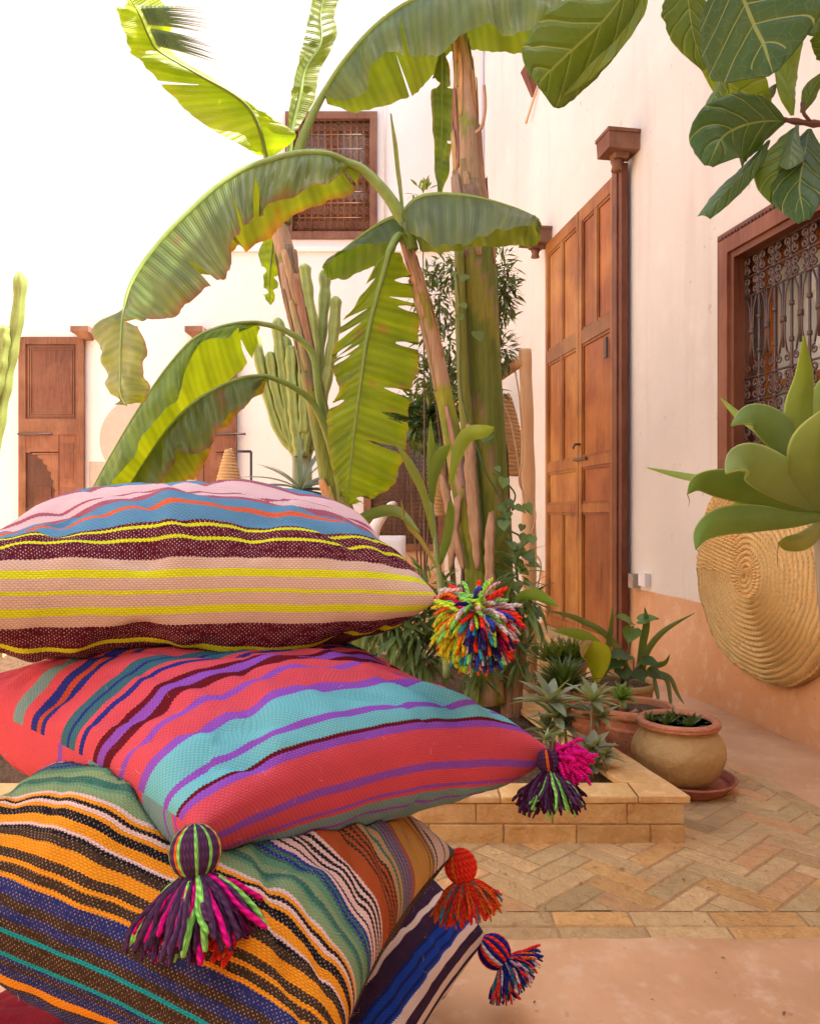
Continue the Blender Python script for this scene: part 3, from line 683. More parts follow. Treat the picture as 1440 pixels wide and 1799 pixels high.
def pillow(name,label,F_,Rr,Bk,L,T,mat,pinch=.10,e=.5,lift=0,wr=.008,seed=1,sag=0,nn=150,tb=None,bulge=(0,0),eup=0,eb=None,cr_=()):
    """corners: front, right, back, left. s runs F->R, t runs F->L (t=-1 is the F-R edge, w=0 there)."""
    up=((Rr-F_).cross(L-F_)).normalized()
    if up.z<0: up=-up
    tb=tb or T; c0=(F_+Rr+Bk+L)/4; mb=MB()
    for side in (1,-1):
        rows=[];uvs=[]
        for j in range(nn+1):
            # cosine spacing for round edges
            t=-cos(pi*j/nn); row=[];ur=[]
            for i in range(nn+1):
                s=-cos(pi*i/nn)
                s2=s*(1-pinch*(1-t*t)*abs(s)**1.5); t2=t*(1-pinch*(1-s*s)*abs(t)**1.5)
                a=(s2+1)/2; b=(t2+1)/2
                base=F_*(1-a)*(1-b)+Rr*a*(1-b)+Bk*a*b+L*(1-a)*b
                m_=max(0,(1-s*s)*(1-t*t)); th=(T if side>0 else tb)*m_**(e if side>0 else (eb or e))*(1+bulge[0]*s+bulge[1]*t)
                dd_=noise.noise(V((s*2.2+seed*7,t*2.2,side)))*wr*1.5*min(1,m_*4)
                ed=1-min(1,m_*2.5)
                q=noise.noise(V((s*1.2+seed,t*9 if abs(s)>abs(t) else t*1.2,seed)))  # radial gathers near edges
                q2=noise.noise(V((s*8+seed*3,t*1.5,seed+5))) if abs(t)>=abs(s) else noise.noise(V((s*1.5,t*8+seed*3,seed+5)))
                dd_+=q2*wr*1.1*min(1,m_*12)*(.35+.65*ed)
                # long soft folds running out of the corners
                cr=abs(noise.noise(V(((s+t)*3.0+seed,(s-t)*.9,seed*2.)))); dd_-=wr*.9*max(0,.22-cr)/.22*min(1,m_*6)*.8
                for (s0,t0,A_,w0,l0,a0) in cr_:
                    x_=(s-s0)*cos(A_)+(t*side+(0 if side>0 else -2)-t0)*sin(A_); y_=-(s-s0)*sin(A_)+(t*side+(0 if side>0 else -2)-t0)*cos(A_); dd_+=a0*math.tanh(x_/w0)*math.exp(-(x_/.35)**2-(y_/l0)**2)*min(1,m_*9)
                p=base+up*(eup*(1-s*s)*(1-t)/2)+up*side*th+up*(side*dd_)+up*(lift*m_-sag*(s*s)*(t*t))
                row.append(p)
            rows.append(row)
        m1=nn+1; uvs=[[None]*m1 for _ in range(m1)]; AW=[[0]*m1 for _ in range(m1)]; AU=[[0]*m1 for _ in range(m1)]
        for i in range(m1):
            for j in range(1,m1): AW[j][i]=AW[j-1][i]+(rows[j][i]-rows[j-1][i]).length
            for j in range(1,m1): AW[j][i]/=max(AW[nn][i],1e-6)
        for j in range(m1):
            for i in range(1,m1): AU[j][i]=AU[j][i-1]+(rows[j][i]-rows[j][i-1]).length
            for i in range(1,m1): AU[j][i]/=max(AU[j][nn],1e-6)
        for j in range(m1):
            for i in range(m1): uvs[j][i]=(AU[j][i],side*AW[j][i])
        if side<0: rows=[r[::-1] for r in rows]; uvs=[r[::-1] for r in uvs]
        mb.grid(rows,None,uvs)
    o=mb.build(name,mat,None,(c0.x,c0.y,c0.z)); tag(o,label,'cushion','striped cushions in the foreground pile')
    PIL.append(o); return o
    # piping seam cord round the edge
    sm=MB(); pts=[]
    for k in range(4):
        for i in range(60):
            q=-cos(pi*i/60) if True else 0
            s,t={0:(q,-1),1:(1,q),2:(-q,1),3:(-1,-q)}[k]
            s2=s*(1-pinch*(1-t*t)*abs(s)**1.5); t2=t*(1-pinch*(1-s*s)*abs(t)**1.5); a=(s2+1)/2; b=(t2+1)/2
            pts.append(F_*(1-a)*(1-b)+Rr*a*(1-b)+Bk*a*b+L*(1-a)*b-up*(sag*s*s*t*t))
    return o
def settle(lower,upper,gap=.0015):
    """press the lower pillow's vertices down where the upper rests on it"""
    vs=[upper.location+v.co for v in upper.data.vertices]; bv=BVHTree.FromPolygons(vs,[tuple(p.vertices) for p in upper.data.polygons])
    for v in lower.data.vertices:
        p=lower.location+v.co
        h=bv.ray_cast(V((p.x,p.y,-1)),V((0,0,1)))
        if h[0] is not None and p.z>h[0].z-gap:
            # only the pressed side
            v.co.z=h[0].z-gap-lower.location.z
C_=dict(mar=(.10,.010,.022),neon=(.62,.68,.02),bei=(.60,.44,.33),blu=(.10,.25,.38),ora=(.62,.12,.05),pnk=(.68,.47,.46),dpk=(.36,.10,.14),
 red=(.60,.080,.105),pur=(.25,.08,.46),tur=(.15,.48,.52),dmr=(.12,.008,.015),nav=(.02,.03,.22),teal=(.04,.14,.18),
 yor=(.72,.27,.015),brn=(.05,.028,.015),dnv=(.022,.030,.13),teq=(.01,.28,.30),grn=(.11,.25,.14),dgr=(.035,.14,.10),whi=(.68,.55,.47),rus=(.36,.075,.018),pkw=(.66,.46,.40),tan=(.42,.26,.12),blk=(.012,.010,.012),gry=(.07,.09,.11),vio=(.04,.018,.045),roy=(.010,.05,.33),dro=(.012,.02,.12),dkr=(.22,.012,.02),oran=(.48,.07,.03),tu2=(.17,.30,.29),lgr=(.20,.30,.14),ru2=(.06,.025,.012),pu2=(.24,.15,.26),mus=(.55,.28,.04))
def seq(lst,w0,unit):
    """lst of (width,colour key) starting at w0 going up"""
    out=[];x=w0
    for wd_,k in lst:
        out.append((x,C_[k])); x+=wd_*unit
    return out
def stripe(up,down):
    """up: list (w_end,key) from 0 to 1; down: list (w_end,key) from 0 to -1 ends given positive"""
    st=[];x=0
    for e,k in up: st.append((x,C_[k])); x=e
    x=0
    for e,k in down:
        st.append((-e,C_[k]))
    return st
F1,R1=P(-170,1062,.96),P(770,1052,1.13)
B1=V((-.09,1.70,.89)); L1=V((-.75,1.56,.89))
st1=stripe([(.006,'bei'),(.015,'neon'),(.037,'bei'),(.050,'neon'),(.072,'bei'),(.110,'mar'),(.118,'neon'),(.141,'mar'),(.150,'neon'),(.163,'mar'),(.182,'blu'),(.187,'dpk'),(.206,'blu'),(.226,'ora'),(.258,'blu'),(.285,'dpk'),(.32,'pnk'),(.33,'dpk'),(.45,'pnk'),(.47,'dpk'),(1.,'blu')],
 [(.018,'bei'),(.035,'neon'),(.060,'bei'),(.111,'mar'),(.128,'neon'),(.15,'mar'),(.155,'pnk'),(.3,'mar'),(1.,'bei')])
M['fab1']=fabric('maroon_neon_weave',st1,.65,rows=235,flecks=(.60,.42,.36),fleckamt=.75)
P1=pillow('striped_cushion','maroon and beige cushion with neon yellow stripes on top of the pile',F1,R1,B1,L1,.145,M["fab1"],.10,.42,0,.012,1,tb=.15,cr_=[(-.12,-.85,.15,.03,.6,.009),(.35,-.7,-.3,.04,.5,.006),(-.6,-.6,.3,.05,.4,-.006),(.1,-1.3,.1,.04,.3,.006)])
F2,R2=P(345,1462,.84),P(972,1322,1.13)
L2,B2=P(-110,1215,1.17),V((-.22,1.47,.70))
st2=stripe([(.044,'red'),(.056,'pur'),(.062,'red'),(.064,'dmr'),(.068,'red'),(.100,'tur'),(.115,'pur'),(.183,'tur'),(.206,'pur'),(.258,'red'),(.278,'pur'),(.318,'red'),(.343,'dmr'),(.362,'pur'),(.380,'dmr'),(.415,'red'),(.420,'pur'),(.432,'nav'),(.447,'red'),(.47,'teal'),(.482,'nav'),(.505,'teal'),(.565,'red'),(.58,'nav'),(.60,'oran'),(.62,'nav'),(.65,'red'),(.656,'nav'),(.69,'tu2'),(1.,'red')],
 [(.030,'red'),(.040,'pur'),(.071,'red'),(.081,'pur'),(.090,'red'),(.116,'tu2'),(.124,'pur'),(.2,'tu2'),(.25,'red'),(.3,'tu2'),(.34,'red'),(.36,'nav'),(.40,'tu2'),(.5,'red'),(.52,'pur'),(1.,'red')])
M['fab2']=fabric('pink_turquoise_weave',st2,.55,rows=225,flecks=None)
P2=pillow('striped_cushion','coral pink cushion with turquoise and purple stripes second from the top',F2,R2,B2,L2,.105,M['fab2'],.09,.45,0,.010,2,tb=.165,eup=.028,eb=.36,cr_=[(.35,-.55,.9,.03,.45,-.009),(.5,-.8,.5,.03,.35,.008),(-.5,-.75,-.5,.04,.4,.008),(-.75,-.1,.2,.05,.5,.007),(.15,-.2,.2,.04,.3,.006)])
F3,R3=P(560,1960,.72),P(800,1497,1.19)
L3=P(-260,1585,.86); B3=V((-.44,1.37,.595))
up3=[(.028,'brn'),(.0345,'teq'),(.054,'brn'),(.067,'dnv'),(.083,'brn'),(.107,'dnv'),(.114,'yor'),(.130,'brn'),(.140,'yor'),(.156,'brn'),(.174,'yor'),(.190,'brn'),(.195,'pkw'),(.201,'blk'),(.205,'pkw'),(.209,'blk'),(.220,'yor'),(.223,'blk'),(.226,'pkw'),(.229,'blk'),(.232,'pkw'),(.235,'blk'),(.245,'yor'),(.248,'blk'),(.251,'pkw'),(.254,'blk'),(.257,'pkw'),(.260,'blk'),(.269,'yor'),(.272,'blk'),(.275,'pkw'),(.278,'blk'),(.286,'lgr'),(.289,'blk'),(.297,'lgr'),(.310,'grn'),(.325,'dgr'),(.338,'lgr'),(.355,'grn'),(.365,'dgr'),(.373,'nav'),(.382,'dgr'),(.388,'nav'),(.401,'pkw'),(.405,'blk'),(.418,'pkw'),(.422,'blk'),(.434,'pkw'),(.438,'blk'),(.451,'pkw'),(.455,'blk'),(.467,'pkw')]
q=.467
while q<.56: up3+= [(q+.011,'rus'),(q+.015,'ru2')]; q+=.015
for k in range(4): up3+= [(q+.007,'tan'),(q+.012,'dgr')]; q+=.012
for k in range(5): up3+= [(q+.007,'pu2'),(q+.012,'rus'),(q+.016,'gry')]; q+=.016
while q<.84: up3+= [(q+.013,'mus'),(q+.017,'gry'),(q+.024,'tan')]; q+=.024
while q<.94: up3+= [(q+.014,'whi'),(q+.018,'gry')]; q+=.018
up3.append((1.,'gry'))
st3=stripe(up3,[(.013,'teq'),(.02,'dnv'),(.025,'brn'),(.033,'dnv'),(.038,'brn'),(.048,'dnv'),(.056,'yor'),(.061,'brn'),(.072,'yor'),(.08,'brn'),(.3,'dnv'),(1,'brn')])
M['fab3']=fabric('orange_navy_weave',st3,.6,rows=225,flecks=(.45,.30,.2),ragged=.007)
P3=pillow('striped_cushion','multicoloured cushion with orange, navy, green and white stripes third from the top',L3,F3,R3,B3,.145,M['fab3'],.09,.45,0,.009,3,tb=.16,bulge=(-.15,.05),cr_=[(.2,-.7,.3,.04,.5,.007),(.6,-.3,-.5,.04,.5,.007),(-.2,-.3,.2,.05,.5,-.006)])
F4,R4=P(640,1990,.90),P(853,1648,1.52)
B4=V((-.30,1.80,.23)); L4=V((-.52,1.14,.28))
st4=stripe([(.02,'whi'),(.05,'vio'),(.072,'whi'),(.085,'roy'),(.093,'dro'),(.108,'roy'),(.114,'dro'),(.13,'roy'),(.14,'dro'),(.172,'vio'),(.193,'whi'),(.235,'vio'),(.252,'whi'),(.5,'vio'),(1,'roy')],[(.02,'vio'),(.05,'whi'),(1,'vio')])
M['fab4']=fabric('blue_white_weave',st4,.6,rows=225)
P4=pillow('striped_cushion','royal blue cushion with purple and cream stripes fourth from the top',F4,R4,B4,L4,.125,M['fab4'],.05,.40,0,.009,4,tb=.08,bulge=(.25,0))
F5,R5,B5,L5=V((-.35,.86,.06)),V((.02,1.35,.06)),V((-.50,1.72,.06)),V((-.92,1.22,.10))
st5=stripe([(.06,'dkr'),(.1,'teal'),(.2,'dkr'),(.24,'pnk'),(.35,'dmr'),(1,'dkr')],[(1,'dkr')])
M['fab5']=fabric('dark_red_weave',st5,.6,rows=225)
P5=pillow('striped_cushion','dark red cushion at the bottom of the pile showing at the lower left',F5,R5,B5,L5,.095,M['fab5'],.08,.45,0,.008,5,tb=.06)
settle(P2,P1); settle(P3,P2); settle(P4,P3); settle(P5,P4)

def fibres(o,n,col,seed):
    r2=random.Random(seed); mb=MB(); ps=o.data.polygons; m=len(ps)
    while n>0:
        p=ps[r2.randrange(m)]; c=o.location+p.center; nn=p.normal
        if p.area<2e-7: continue
        n-=1; t=V((r2.uniform(-1,1),r2.uniform(-1,1),r2.uniform(-1,1))); d=(nn*.55+t).normalized(); L=r2.uniform(.004,.012); q=c-nn*.001
        pts=[q]; 
        for i in range(3): d=(d+V((r2.uniform(-.6,.6),r2.uniform(-.6,.6),r2.uniform(-.6,.6)))-nn*.12).normalized(); q=q+d*L/3; pts.append(q)
        g=r2.uniform(.7,1.3); mb.tube(pts,[.00016,.00015,.00013,.0001],3,tuple(x*g for x in r2.choice(col)))
    f=mb.build('loose_fibres',M['plain'],o); f['kind']='stuff'; return f
fibres(P1,500,[C_['bei'],C_['pnk'],C_['dpk']],1); fibres(P2,450,[C_['red'],C_['pkw'],C_['tur']],2); fibres(P3,500,[C_['tan'],C_['pkw'],C_['yor']],3); fibres(P4,250,[C_['whi'],C_['gry']],4)
# ================ tassels
YC=dict(p=(.085,.035,.085),g=(.25,.62,.12),m=(.70,.01,.22),r=(.75,.04,.02),o=(.68,.13,.02),b=(.03,.06,.38),n=(.02,.02,.10),y=(.65,.55,.03),l=(.45,.70,.04),t=(.04,.30,.38),k=(.62,.36,.36),w=(.62,.55,.52),d=(.06,.01,.04),v=(.02,.02,.16),a=(.03,.12,.17))
def strand(mb,p,d,L,r,col,g=.35,wob=.15,seg=9,fl=0):
    d=V(d).normalized(); pts=[];q=V(p); dirn=d.copy(); sd=U(0,100)
    for i in range(seg+1):
        pts.append(q.copy()); dirn=(dirn+V((0,0,-g/seg))+V((noise.noise(V((sd,i*.5,0))),noise.noise(V((sd,i*.5,9))),noise.noise(V((sd,i*.5,5)))))*wob*(i/seg+.2)).normalized(); q=q+dirn*(L/seg)
    cc=[tuple(c*(1+.12*noise.noise(V((sd,k*1.7,3)))) for c in col) for k in range(seg+1)]
    mb.tube(pts,[r*(.9+.2*noise.noise(V((sd,k*.8,1)))) for k in range(seg+1)][:-1]+[r*.6],6,cc)
def tassel(pil,label,head,hr,axis,cols,headcols,L,n=150,spread=1.0,r=.0027,g=.5,neck=.7,patch=None,tie='m'):
    """head: centre of the bound head, axis: pointing down the skirt"""
    axis=V(axis).normalized(); sx=axis.cross(V((.3,1,.2))).normalized(); sy=axis.cross(sx)
    mb=MB(); 
    for k in range(len(headcols)*3):     # wound head: yarns as meridians
        a=2*pi*k/(len(headcols)*3); pts=[]
        for i in range(11):
            th_=.12+i/10*(pi-.42); rr=hr*sin(th_)*1.0
            pts.append(head-axis*hr*cos(th_)*1.05+(sx*cos(a)+sy*sin(a))*rr)
        mb.tube(pts,hr*.165,6,YC[headcols[k%len(headcols)]])
    mb.lathe([(0.001,-hr*.98),(hr*.5,-hr*.85),(hr*.88,-hr*.35),(hr*.9,.0),(hr*.7,hr*.6),(hr*.4,hr*.9),(.001,hr)],16,(0,0,0),tuple(c*.6 for c in YC[headcols[0]]))
    for i in range(len(mb.v)-7*16,len(mb.v)):
        q=mb.v[i]; mb.v[i]=head+sx*q.x+sy*q.y+axis*q.z
    hd=mb.build('tassel',M['yarn'],pil); 
    if label: hd['label']=label
    mb=MB(); nk=head+axis*hr*.95
    for k in range(4): mb.tube([nk+axis*(k-1.5)*r*1.1+(sx*cos(a*pi/6)+sy*sin(a*pi/6))*hr*.5 for a in range(13)],r*.8,6,YC[tie],cap=False)
    mb.build('binding',M['yarn'],hd)
    mb=MB()
    for k in range(n):
        a=U(0,2*pi); rad=math.sqrt(U(0,1)); d=axis+(sx*cos(a)+sy*sin(a))*rad*spread
        p=nk+(sx*cos(a)+sy*sin(a))*rad*hr*.5
        c=YC[patch(a,rad)] if patch and patch(a,rad) else YC[rnd.choice(cols)]
        strand(mb,p,d,L*U(.78,1.1),r*U(.75,1.3),c,g*(.4+rad)*U(.6,1.4),.42,12)
    mb.build('yarn_skirt',M['yarn'],hd)
    return hd
def pompom(pil,label,c,R0,cols,n=230,r=.0032,core=None,bias=(0,0,0),g=.3):
    mb=MB(); c=V(c)
    for k in range(n):
        z=U(-1,1);a=U(0,2*pi);q=math.sqrt(1-z*z); d=V((q*cos(a),q*sin(a),z))+V(bias)
        d.normalize(); col=YC[cols(d) if callable(cols) else rnd.choice(cols)]
        strand(mb,c+d*R0*.12,d,R0*U(.72,1.1),r*U(.8,1.3),col,g,.45,7)
    o=mb.build('tassel',M['yarn'],pil); 
    if label: o['label']=label
    return o
# top cushion: bright mixed pompom hanging off its right corner
pp=P(836,1092,1.06)
def c1(d):
    if d.x<-.35: return rnd.choice('llyygto')
    if d.x>.75: return rnd.choice('mmkrw')
    if d.z>.45: return rnd.choice('kwnlrbg')
    return rnd.choice('bbnnpdrrokwgta')
pompom(P1,'drooping pompom of many bright colours on the right corner of the top cushion',pp,.060,c1,640,.0030,bias=(.10,-.25,-.22),g=1.5)
mb=MB()
for k in range(26):
    a=P(768,1055,1.10)+V((U(-.004,.004),U(-.004,.004),U(-.004,.004))); b=pp+V((U(-.035,.02),U(-.03,.01),U(.0,.045)))
    m_=(a+b)/2+V((U(-.01,.01),U(-.02,0),U(.0,.014))); mb.tube(catmull([a,m_,b],7),.0028,6,YC[rnd.choice('mlltygok')])
mb.build('cord',M['yarn'],P1)
# pink cushion front tassel
hd=P(343,1497,.80)
def pf(a,rad): return None
tassel(P2,'dark purple, magenta and lime tassel with a round striped head on the front corner of the pink cushion',hd,.0225,(.12,-.30,-.95),list('ppppppddgggmmmm'),list('ppgpppgppppgop'),.078,230,3.4,.0031,1.3)
mb=MB()
for k in range(60):
    c=hd+V((U(.0,.045),U(-.035,-.0),U(-.085,-.06))); strand(mb,c,(U(-.6,.6),-1,U(-.6,.3)),.016,.0035,YC['r'],.2,.3,4)
mb.build('red_tuft',M['yarn'],P2)
# pink cushion right tassel
hd=P(962,1338,1.105)
tassel(P2,'dark plum and green tassel with a magenta tuft on the right corner of the pink cushion',hd,.014,(.10,-.30,-.95),list('ppppddddgg'),list('pppdop'),.062,240,2.6,.0023,1.1,tie='o')
mb=MB()
for k in range(110):
    c=P(985,1325,1.11); strand(mb,c+V((U(-.008,.02),U(-.015,.01),U(-.022,.012))),(U(.1,1),U(-.6,.2),U(-.9,.5)),U(.02,.034),.0032,YC['m'],.6,.3,6)
mb.build('magenta_tuft',M['yarn'],P2)
# orange striped cushion tassel
hd=P(809,1522,1.19)
def p3(a,rad): return None
tassel(P3,'orange red tassel with teal strands on the right corner of the orange striped cushion',hd,.0215,(.20,-.25,-.95),list('rrrrrroooa')+['t'],list('rrrrrro'),.062,340,3.0,.0018,1.1,tie='a')
# blue cushion pompom tassel on the floor
hd=P(868,1672,1.50)
tassel(P4,'navy, white and coral pompom tassel lying on the floor at the corner of the blue cushion',hd,.027,(.75,-.35,-.62),list('vvnbwwkort')+['a','v','r'],list('vrvrvwrv'),.062,300,3.0,.0029,.7,tie='r')

# ================ banana plants
GT=(.12,.19,.022); GD=(.085,.135,.03); GY=(.17,.26,.03); GB=(.13,.23,.025)
BRN=(.20,.105,.05)
def bleaf(par,st,Y0,Y1,dN=-.1,dF=.12,col=GT,brown=.0,rips=0,seed=1,n=80,m=9,ripple=.012,tipdry=0,stalk=None,vein=1,label=None,sr=.011,bulge=.10,rag=.006,ripside=0,tipcol=None,tipt=.7):
    """banana blade lofted through stations (mid, near edge, far edge) given as picture points at depths Y0..Y1"""
    K=len(st); mids=[];ns=[];fs_=[]
    for k,(a,b,c) in enumerate(st):
        Y=Y0+(Y1-Y0)*k/(K-1); w_=min(1,min(k,K-1-k)*.7+.15)
        mids.append(P(a[0],a[1],Y)); ns.append(P(b[0],b[1],Y+dN*w_)); fs_.append(P(c[0],c[1],Y+dF*w_))
    tm=catmull([tuple(p) for p in mids],n); tn=catmull([tuple(p) for p in ns],n); tf=catmull([tuple(p) for p in fs_],n)
    r2=random.Random(seed); mb=MB(); L=sum((V(tm[i+1])-V(tm[i])).length for i in range(n))
    for sgn,te in ((-1,tn),(1,tf)):
        rows=[];cols=[];uvs=[]
        rp={}
        for _ in range(rips if ripside in (0,sgn) else 0):
            rp[r2.randint(6,n-6)]=r2.uniform(.12,.55)
        for i in range(n+1):
            a=V(tm[i]); b=V(te[i]); wv=(b-a); wl=wv.length; T=(V(tm[min(i+1,n)])-V(tm[max(i-1,0)])).normalized()
            nrm=T.cross(wv); nrm=nrm.normalized() if nrm.length>1e-7 else V((0,0,1))
            if nrm.z<0: nrm=-nrm
            row=[];cc=[];uu=[]
            edge=1+noise.noise(V((i*.21,seed*3.1,sgn)))*rag*8+noise.noise(V((i*1.3,seed*5.1,sgn)))*.035
            for j in range(m+1):
                q=j/m; qq=q*(edge if j==m else 1)
                p=a+wv*qq+nrm*(bulge*wl*4*q*(1-q)*.6)+nrm*(ripple*q*noise.noise(V((i*.17+seed,q*2,sgn*3)))*2.2)
                for kk,(rv) in rp.items():
                    if q>=rv and i in (kk,kk+1):
                        st_=L/n*.5; gp=-st_+.03*(q-rv)*(1+.6*sin(kk)); p=p+T*(gp if i==kk+1 else -gp)+nrm*(.012*(q-rv)*sin(kk*2.3)*(1 if i==kk else -1))
                row.append(p)
                br=0
                if brown: 
                    nz=noise.noise(V((i*.13+seed,q*3,sgn*7.)))
                    thr=1-brown*(.10+.16*(nz+.4)); br=max(0,min(1,(q-thr)/.05)) if thr<1 else 0
                    if noise.noise(V((i*.11,q*2.3,seed+20)))>.60: br=max(br,.6)
                if tipdry and i>n*(1-tipdry): br=max(br,.0)
                yl=max(0,min(1,(q-.78)*2.5))*(.5 if brown else .12)
                tq=max(0,min(1,(i/n-tipt)*12)) if tipcol else 0; cb=[col[x]*(1-tq)+(tipcol or col)[x]*tq for x in range(3)]; c=[cb[x]*(1-yl)+(.30,.33,.03)[x]*yl for x in range(3)]; c=[c[x]*(1-br)+BRN[x]*br for x in range(3)]
                k_=1+.18*noise.noise(V((i*.5,q*.7,seed)));cc.append(tuple(v*k_ for v in c)); uu.append((sgn*q,i/n*L*1.6*vein))
            rows.append(row);cols.append(cc);uvs.append(uu)
        mb.grid(rows,cols,uvs,lambda i,j: any(kk==i and (j/m)>rv for kk,rv in rp.items()))
    o=mb.build('leaf',M['banana'],par)
    if label: o['label']=label
    mb=MB(); pts=[V(p) for p in tm][::2]; k=len(pts)
    rad=[sr*(1-.85*i/(k-1)) for i in range(k)]
    if stalk:
        sp=[V(p) for p in catmull([tuple(P(*q)) for q in stalk]+[tuple(pts[0])],24)]
        rs=[sr*(1.9-.9*i/24) for i in range(25)]
        pts=sp[:-1]+pts; rad=rs[:-1]+rad
    mb.tube(pts,rad,8,(.22,.30,.06)); mb.build('midrib',M['stem'],o)
    return o
DRY=(.48,.30,.17); DR2=(.32,.19,.10); GRN=(.20,.25,.035); GR2=(.30,.27,.04)
def trunk(par,pts,cols,seed,n=60,seg=14):
    """pts: (px,py,Y,r px)"""
    q=catmull([tuple(P(a,b,c))+(r*c/F,) for a,b,c,r in pts],n)
    mb=MB(); cc=[]
    P3s=[V(p[:3]) for p in q]; rr=[p[3]*(1+.05*noise.noise(V((i*.3,seed,0)))) for i,p in enumerate(q)]
    mb.tube(P3s,rr,seg)
    # colour by overlapping sheaths
    k=0; mb.c=[]
    for i in range(n+1):
        t=i/n
        for j in range(seg):
            a=j/seg*2*pi; s_=t*cols[0]+.22*sin(a+seed)+.25*noise.noise(V((t*7,cos(a),sin(a)+seed)))
            kk=cols[1](t,a,s_); g=1+.22*noise.noise(V((cos(a)*4,sin(a)*4,t*3+seed))); mb.c.append(tuple(x*g for x in kk))
    o=mb.build('trunk',M['trunk'],par); return o,P3s,rr
def sheaths(par,P3s,rr,n,seed,t0=0,t1=1,col=DRY):
    """torn dry leaf sheaths hugging the stem"""
    r2=random.Random(seed); mb=MB(); N_=len(P3s)
    for k in range(n):
        i0=int((t0+(t1-t0)*r2.random())*(N_-12)); ln=r2.randint(5,14); a0=r2.uniform(0,2*pi); wd_=r2.uniform(.3,1.0); rows=[]
        off=r2.uniform(.03,.22); tw=r2.uniform(-.4,.4)
        c0=tuple(c*r2.uniform(.7,1.25) for c in (col if r2.random()<.7 else DR2))
        for i in range(ln+1):
            t=i/ln; idx=min(i0+i,N_-1); c=P3s[idx]; T=(P3s[min(idx+1,N_-1)]-P3s[max(idx-1,0)]).normalized()
            A=T.cross(V((0,1,0))).normalized(); B=T.cross(A); row=[]
            ww=wd_*(.35+.65*sin(pi*(.06+t*.9))**.5)*(1+.3*noise.noise(V((k*3.,i*.9,0)))); rad=rr[idx]*(1.03+off*(1-t)**2 if True else 1)
            for j in range(6):
                a=a0+tw*t+ww*(j/5-.5); jag=.02*noise.noise(V((k,i*2.,j)))
                row.append(c+(A*cos(a)+B*sin(a))*(rad*(1+jag*2)))
            rows.append(row)
        mb.grid(rows,None,None,None,c0)
    return mb.build('dry_sheath',M['barkdry2'],par,sol=.002)
M['barkdry2']=attrmat('dry_sheath',.85,8,.7,stretch=(12,12,1.5),var=.75)
SG='banana plants in the planter bed'
# --- left plant
bl=thing('banana_plant','leftmost banana plant with a slim leaning stem and glowing yellow green leaves','banana plant',tuple(V((P(635,1200,3.75).x,3.75,.1))),SG)
def cL(t,a,s_):
    if t<.14: return DRY
    if t<.22: return (.26,.26,.08)
    if t<.34: return DRY
    if t<.46: return (.20,.22,.07)
    return DR2 if s_%1<.18 else (GR2 if s_%1<.5 else GRN)
o_,pp_,rr_=trunk(bl,[(486,388,3.75,15),(500,440,3.75,17),(515,520,3.75,17),(533,600,3.75,16),(552,690,3.75,18),(572,780,3.75,21),(592,880,3.75,25),(612,980,3.75,28),(640,1235,3.75,34)],(3,cL),1)
sheaths(bl,pp_,rr_,26,3,.15,.55)
sheaths(bl,pp_,rr_,6,5,.55,.9)
bleaf(bl,[((467,277),(447,268),(483,272)),((456,228),(415,250),(520,238)),((437,190),(350,213),(478,207)),((404,162),(300,166),(428,176)),((352,133),(258,118),(366,137)),((282,92),(232,92),(292,84)),((262,65),(222,62),(300,52)),((244,24),(206,20),(290,8)),((214,-25),(192,-30),(230,-40)),((195,-70),(190,-70),(200,-75))],3.75,3.0,-.12,.10,(.15,.24,.02),0,2,11,stalk=[(492,395,3.75),(476,330,3.75)],ripple=.009,label='sunlit yellow green leaf arching to the upper left')
# shredded strips of that leaf
mb=MB(); r2=random.Random(4)
for k in range(26):
    t=k/25; 
    if 11<k<15: continue
    a=P(246+30*t,12+66*t,3.12); L_=U(75,105)*.0027; d=V((1,.05,-.02-.18*t+.1*(1-t)))
    c=[];rows=[]
    for i in range(7):
        q=i/6; p=a+d.normalized()*(L_*q)-V((0,0,.02*q*q)); w_=.0085*(1-q*.75); rows.append([p-V((0,.004,w_)),p+V((0,.004,w_))])
    mb.grid(rows,None,[[(-.5,i/6),(.5,i/6)] for i in range(7)],None,(.13,.19,.05))
mb.build('torn_strips',M['banana'],bl)
bleaf(bl,[((512,228),(505,222),(520,230)),((527,165),(512,165),(550,178)),((536,122),(524,108),(562,122)),((563,75),(533,72),(591,66)),((563,20),(545,14),(588,22)),((577,-40),(556,-40),(604,-30)),((585,-90),(575,-90),(600,-85))],3.78,3.95,-.06,.12,GD,0,0,12,stalk=[(495,400,3.76),(505,300,3.77)],ripple=.005,label='narrow half rolled leaf standing upright at the top')
bleaf(bl,[((569,163),(572,172),(575,182)),((602,112),(636,170),(627,195)),((650,55),(656,104),(700,176)),((706,10),(715,92),(742,150)),((770,-18),(766,98),(792,92)),((835,-32),(850,42),(850,88)),((895,-30),(900,66),(925,92)),((960,-15),(950,35),(965,62)),((1000,10),(1000,20),(1000,25))],3.75,3.35,-.14,.16,(.12,.18,.045),0,1,13,stalk=[(500,392,3.75),(522,275,3.75),(545,210,3.75)],ripple=.02,sr=.016,label='large leaf arching across the top to the right')
bleaf(bl,[((482,405),(474,412),(490,412)),((478,440),(455,440),(494,445)),((474,480),(462,478),(490,490)),((474,515),(463,510),(484,520)),((472,533),(470,530),(476,535))],3.78,3.7,-.02,.03,(.16,.27,.02),0,2,14,n=30,ripple=.01,sr=.006,label='small bright leaf hanging by the stem')
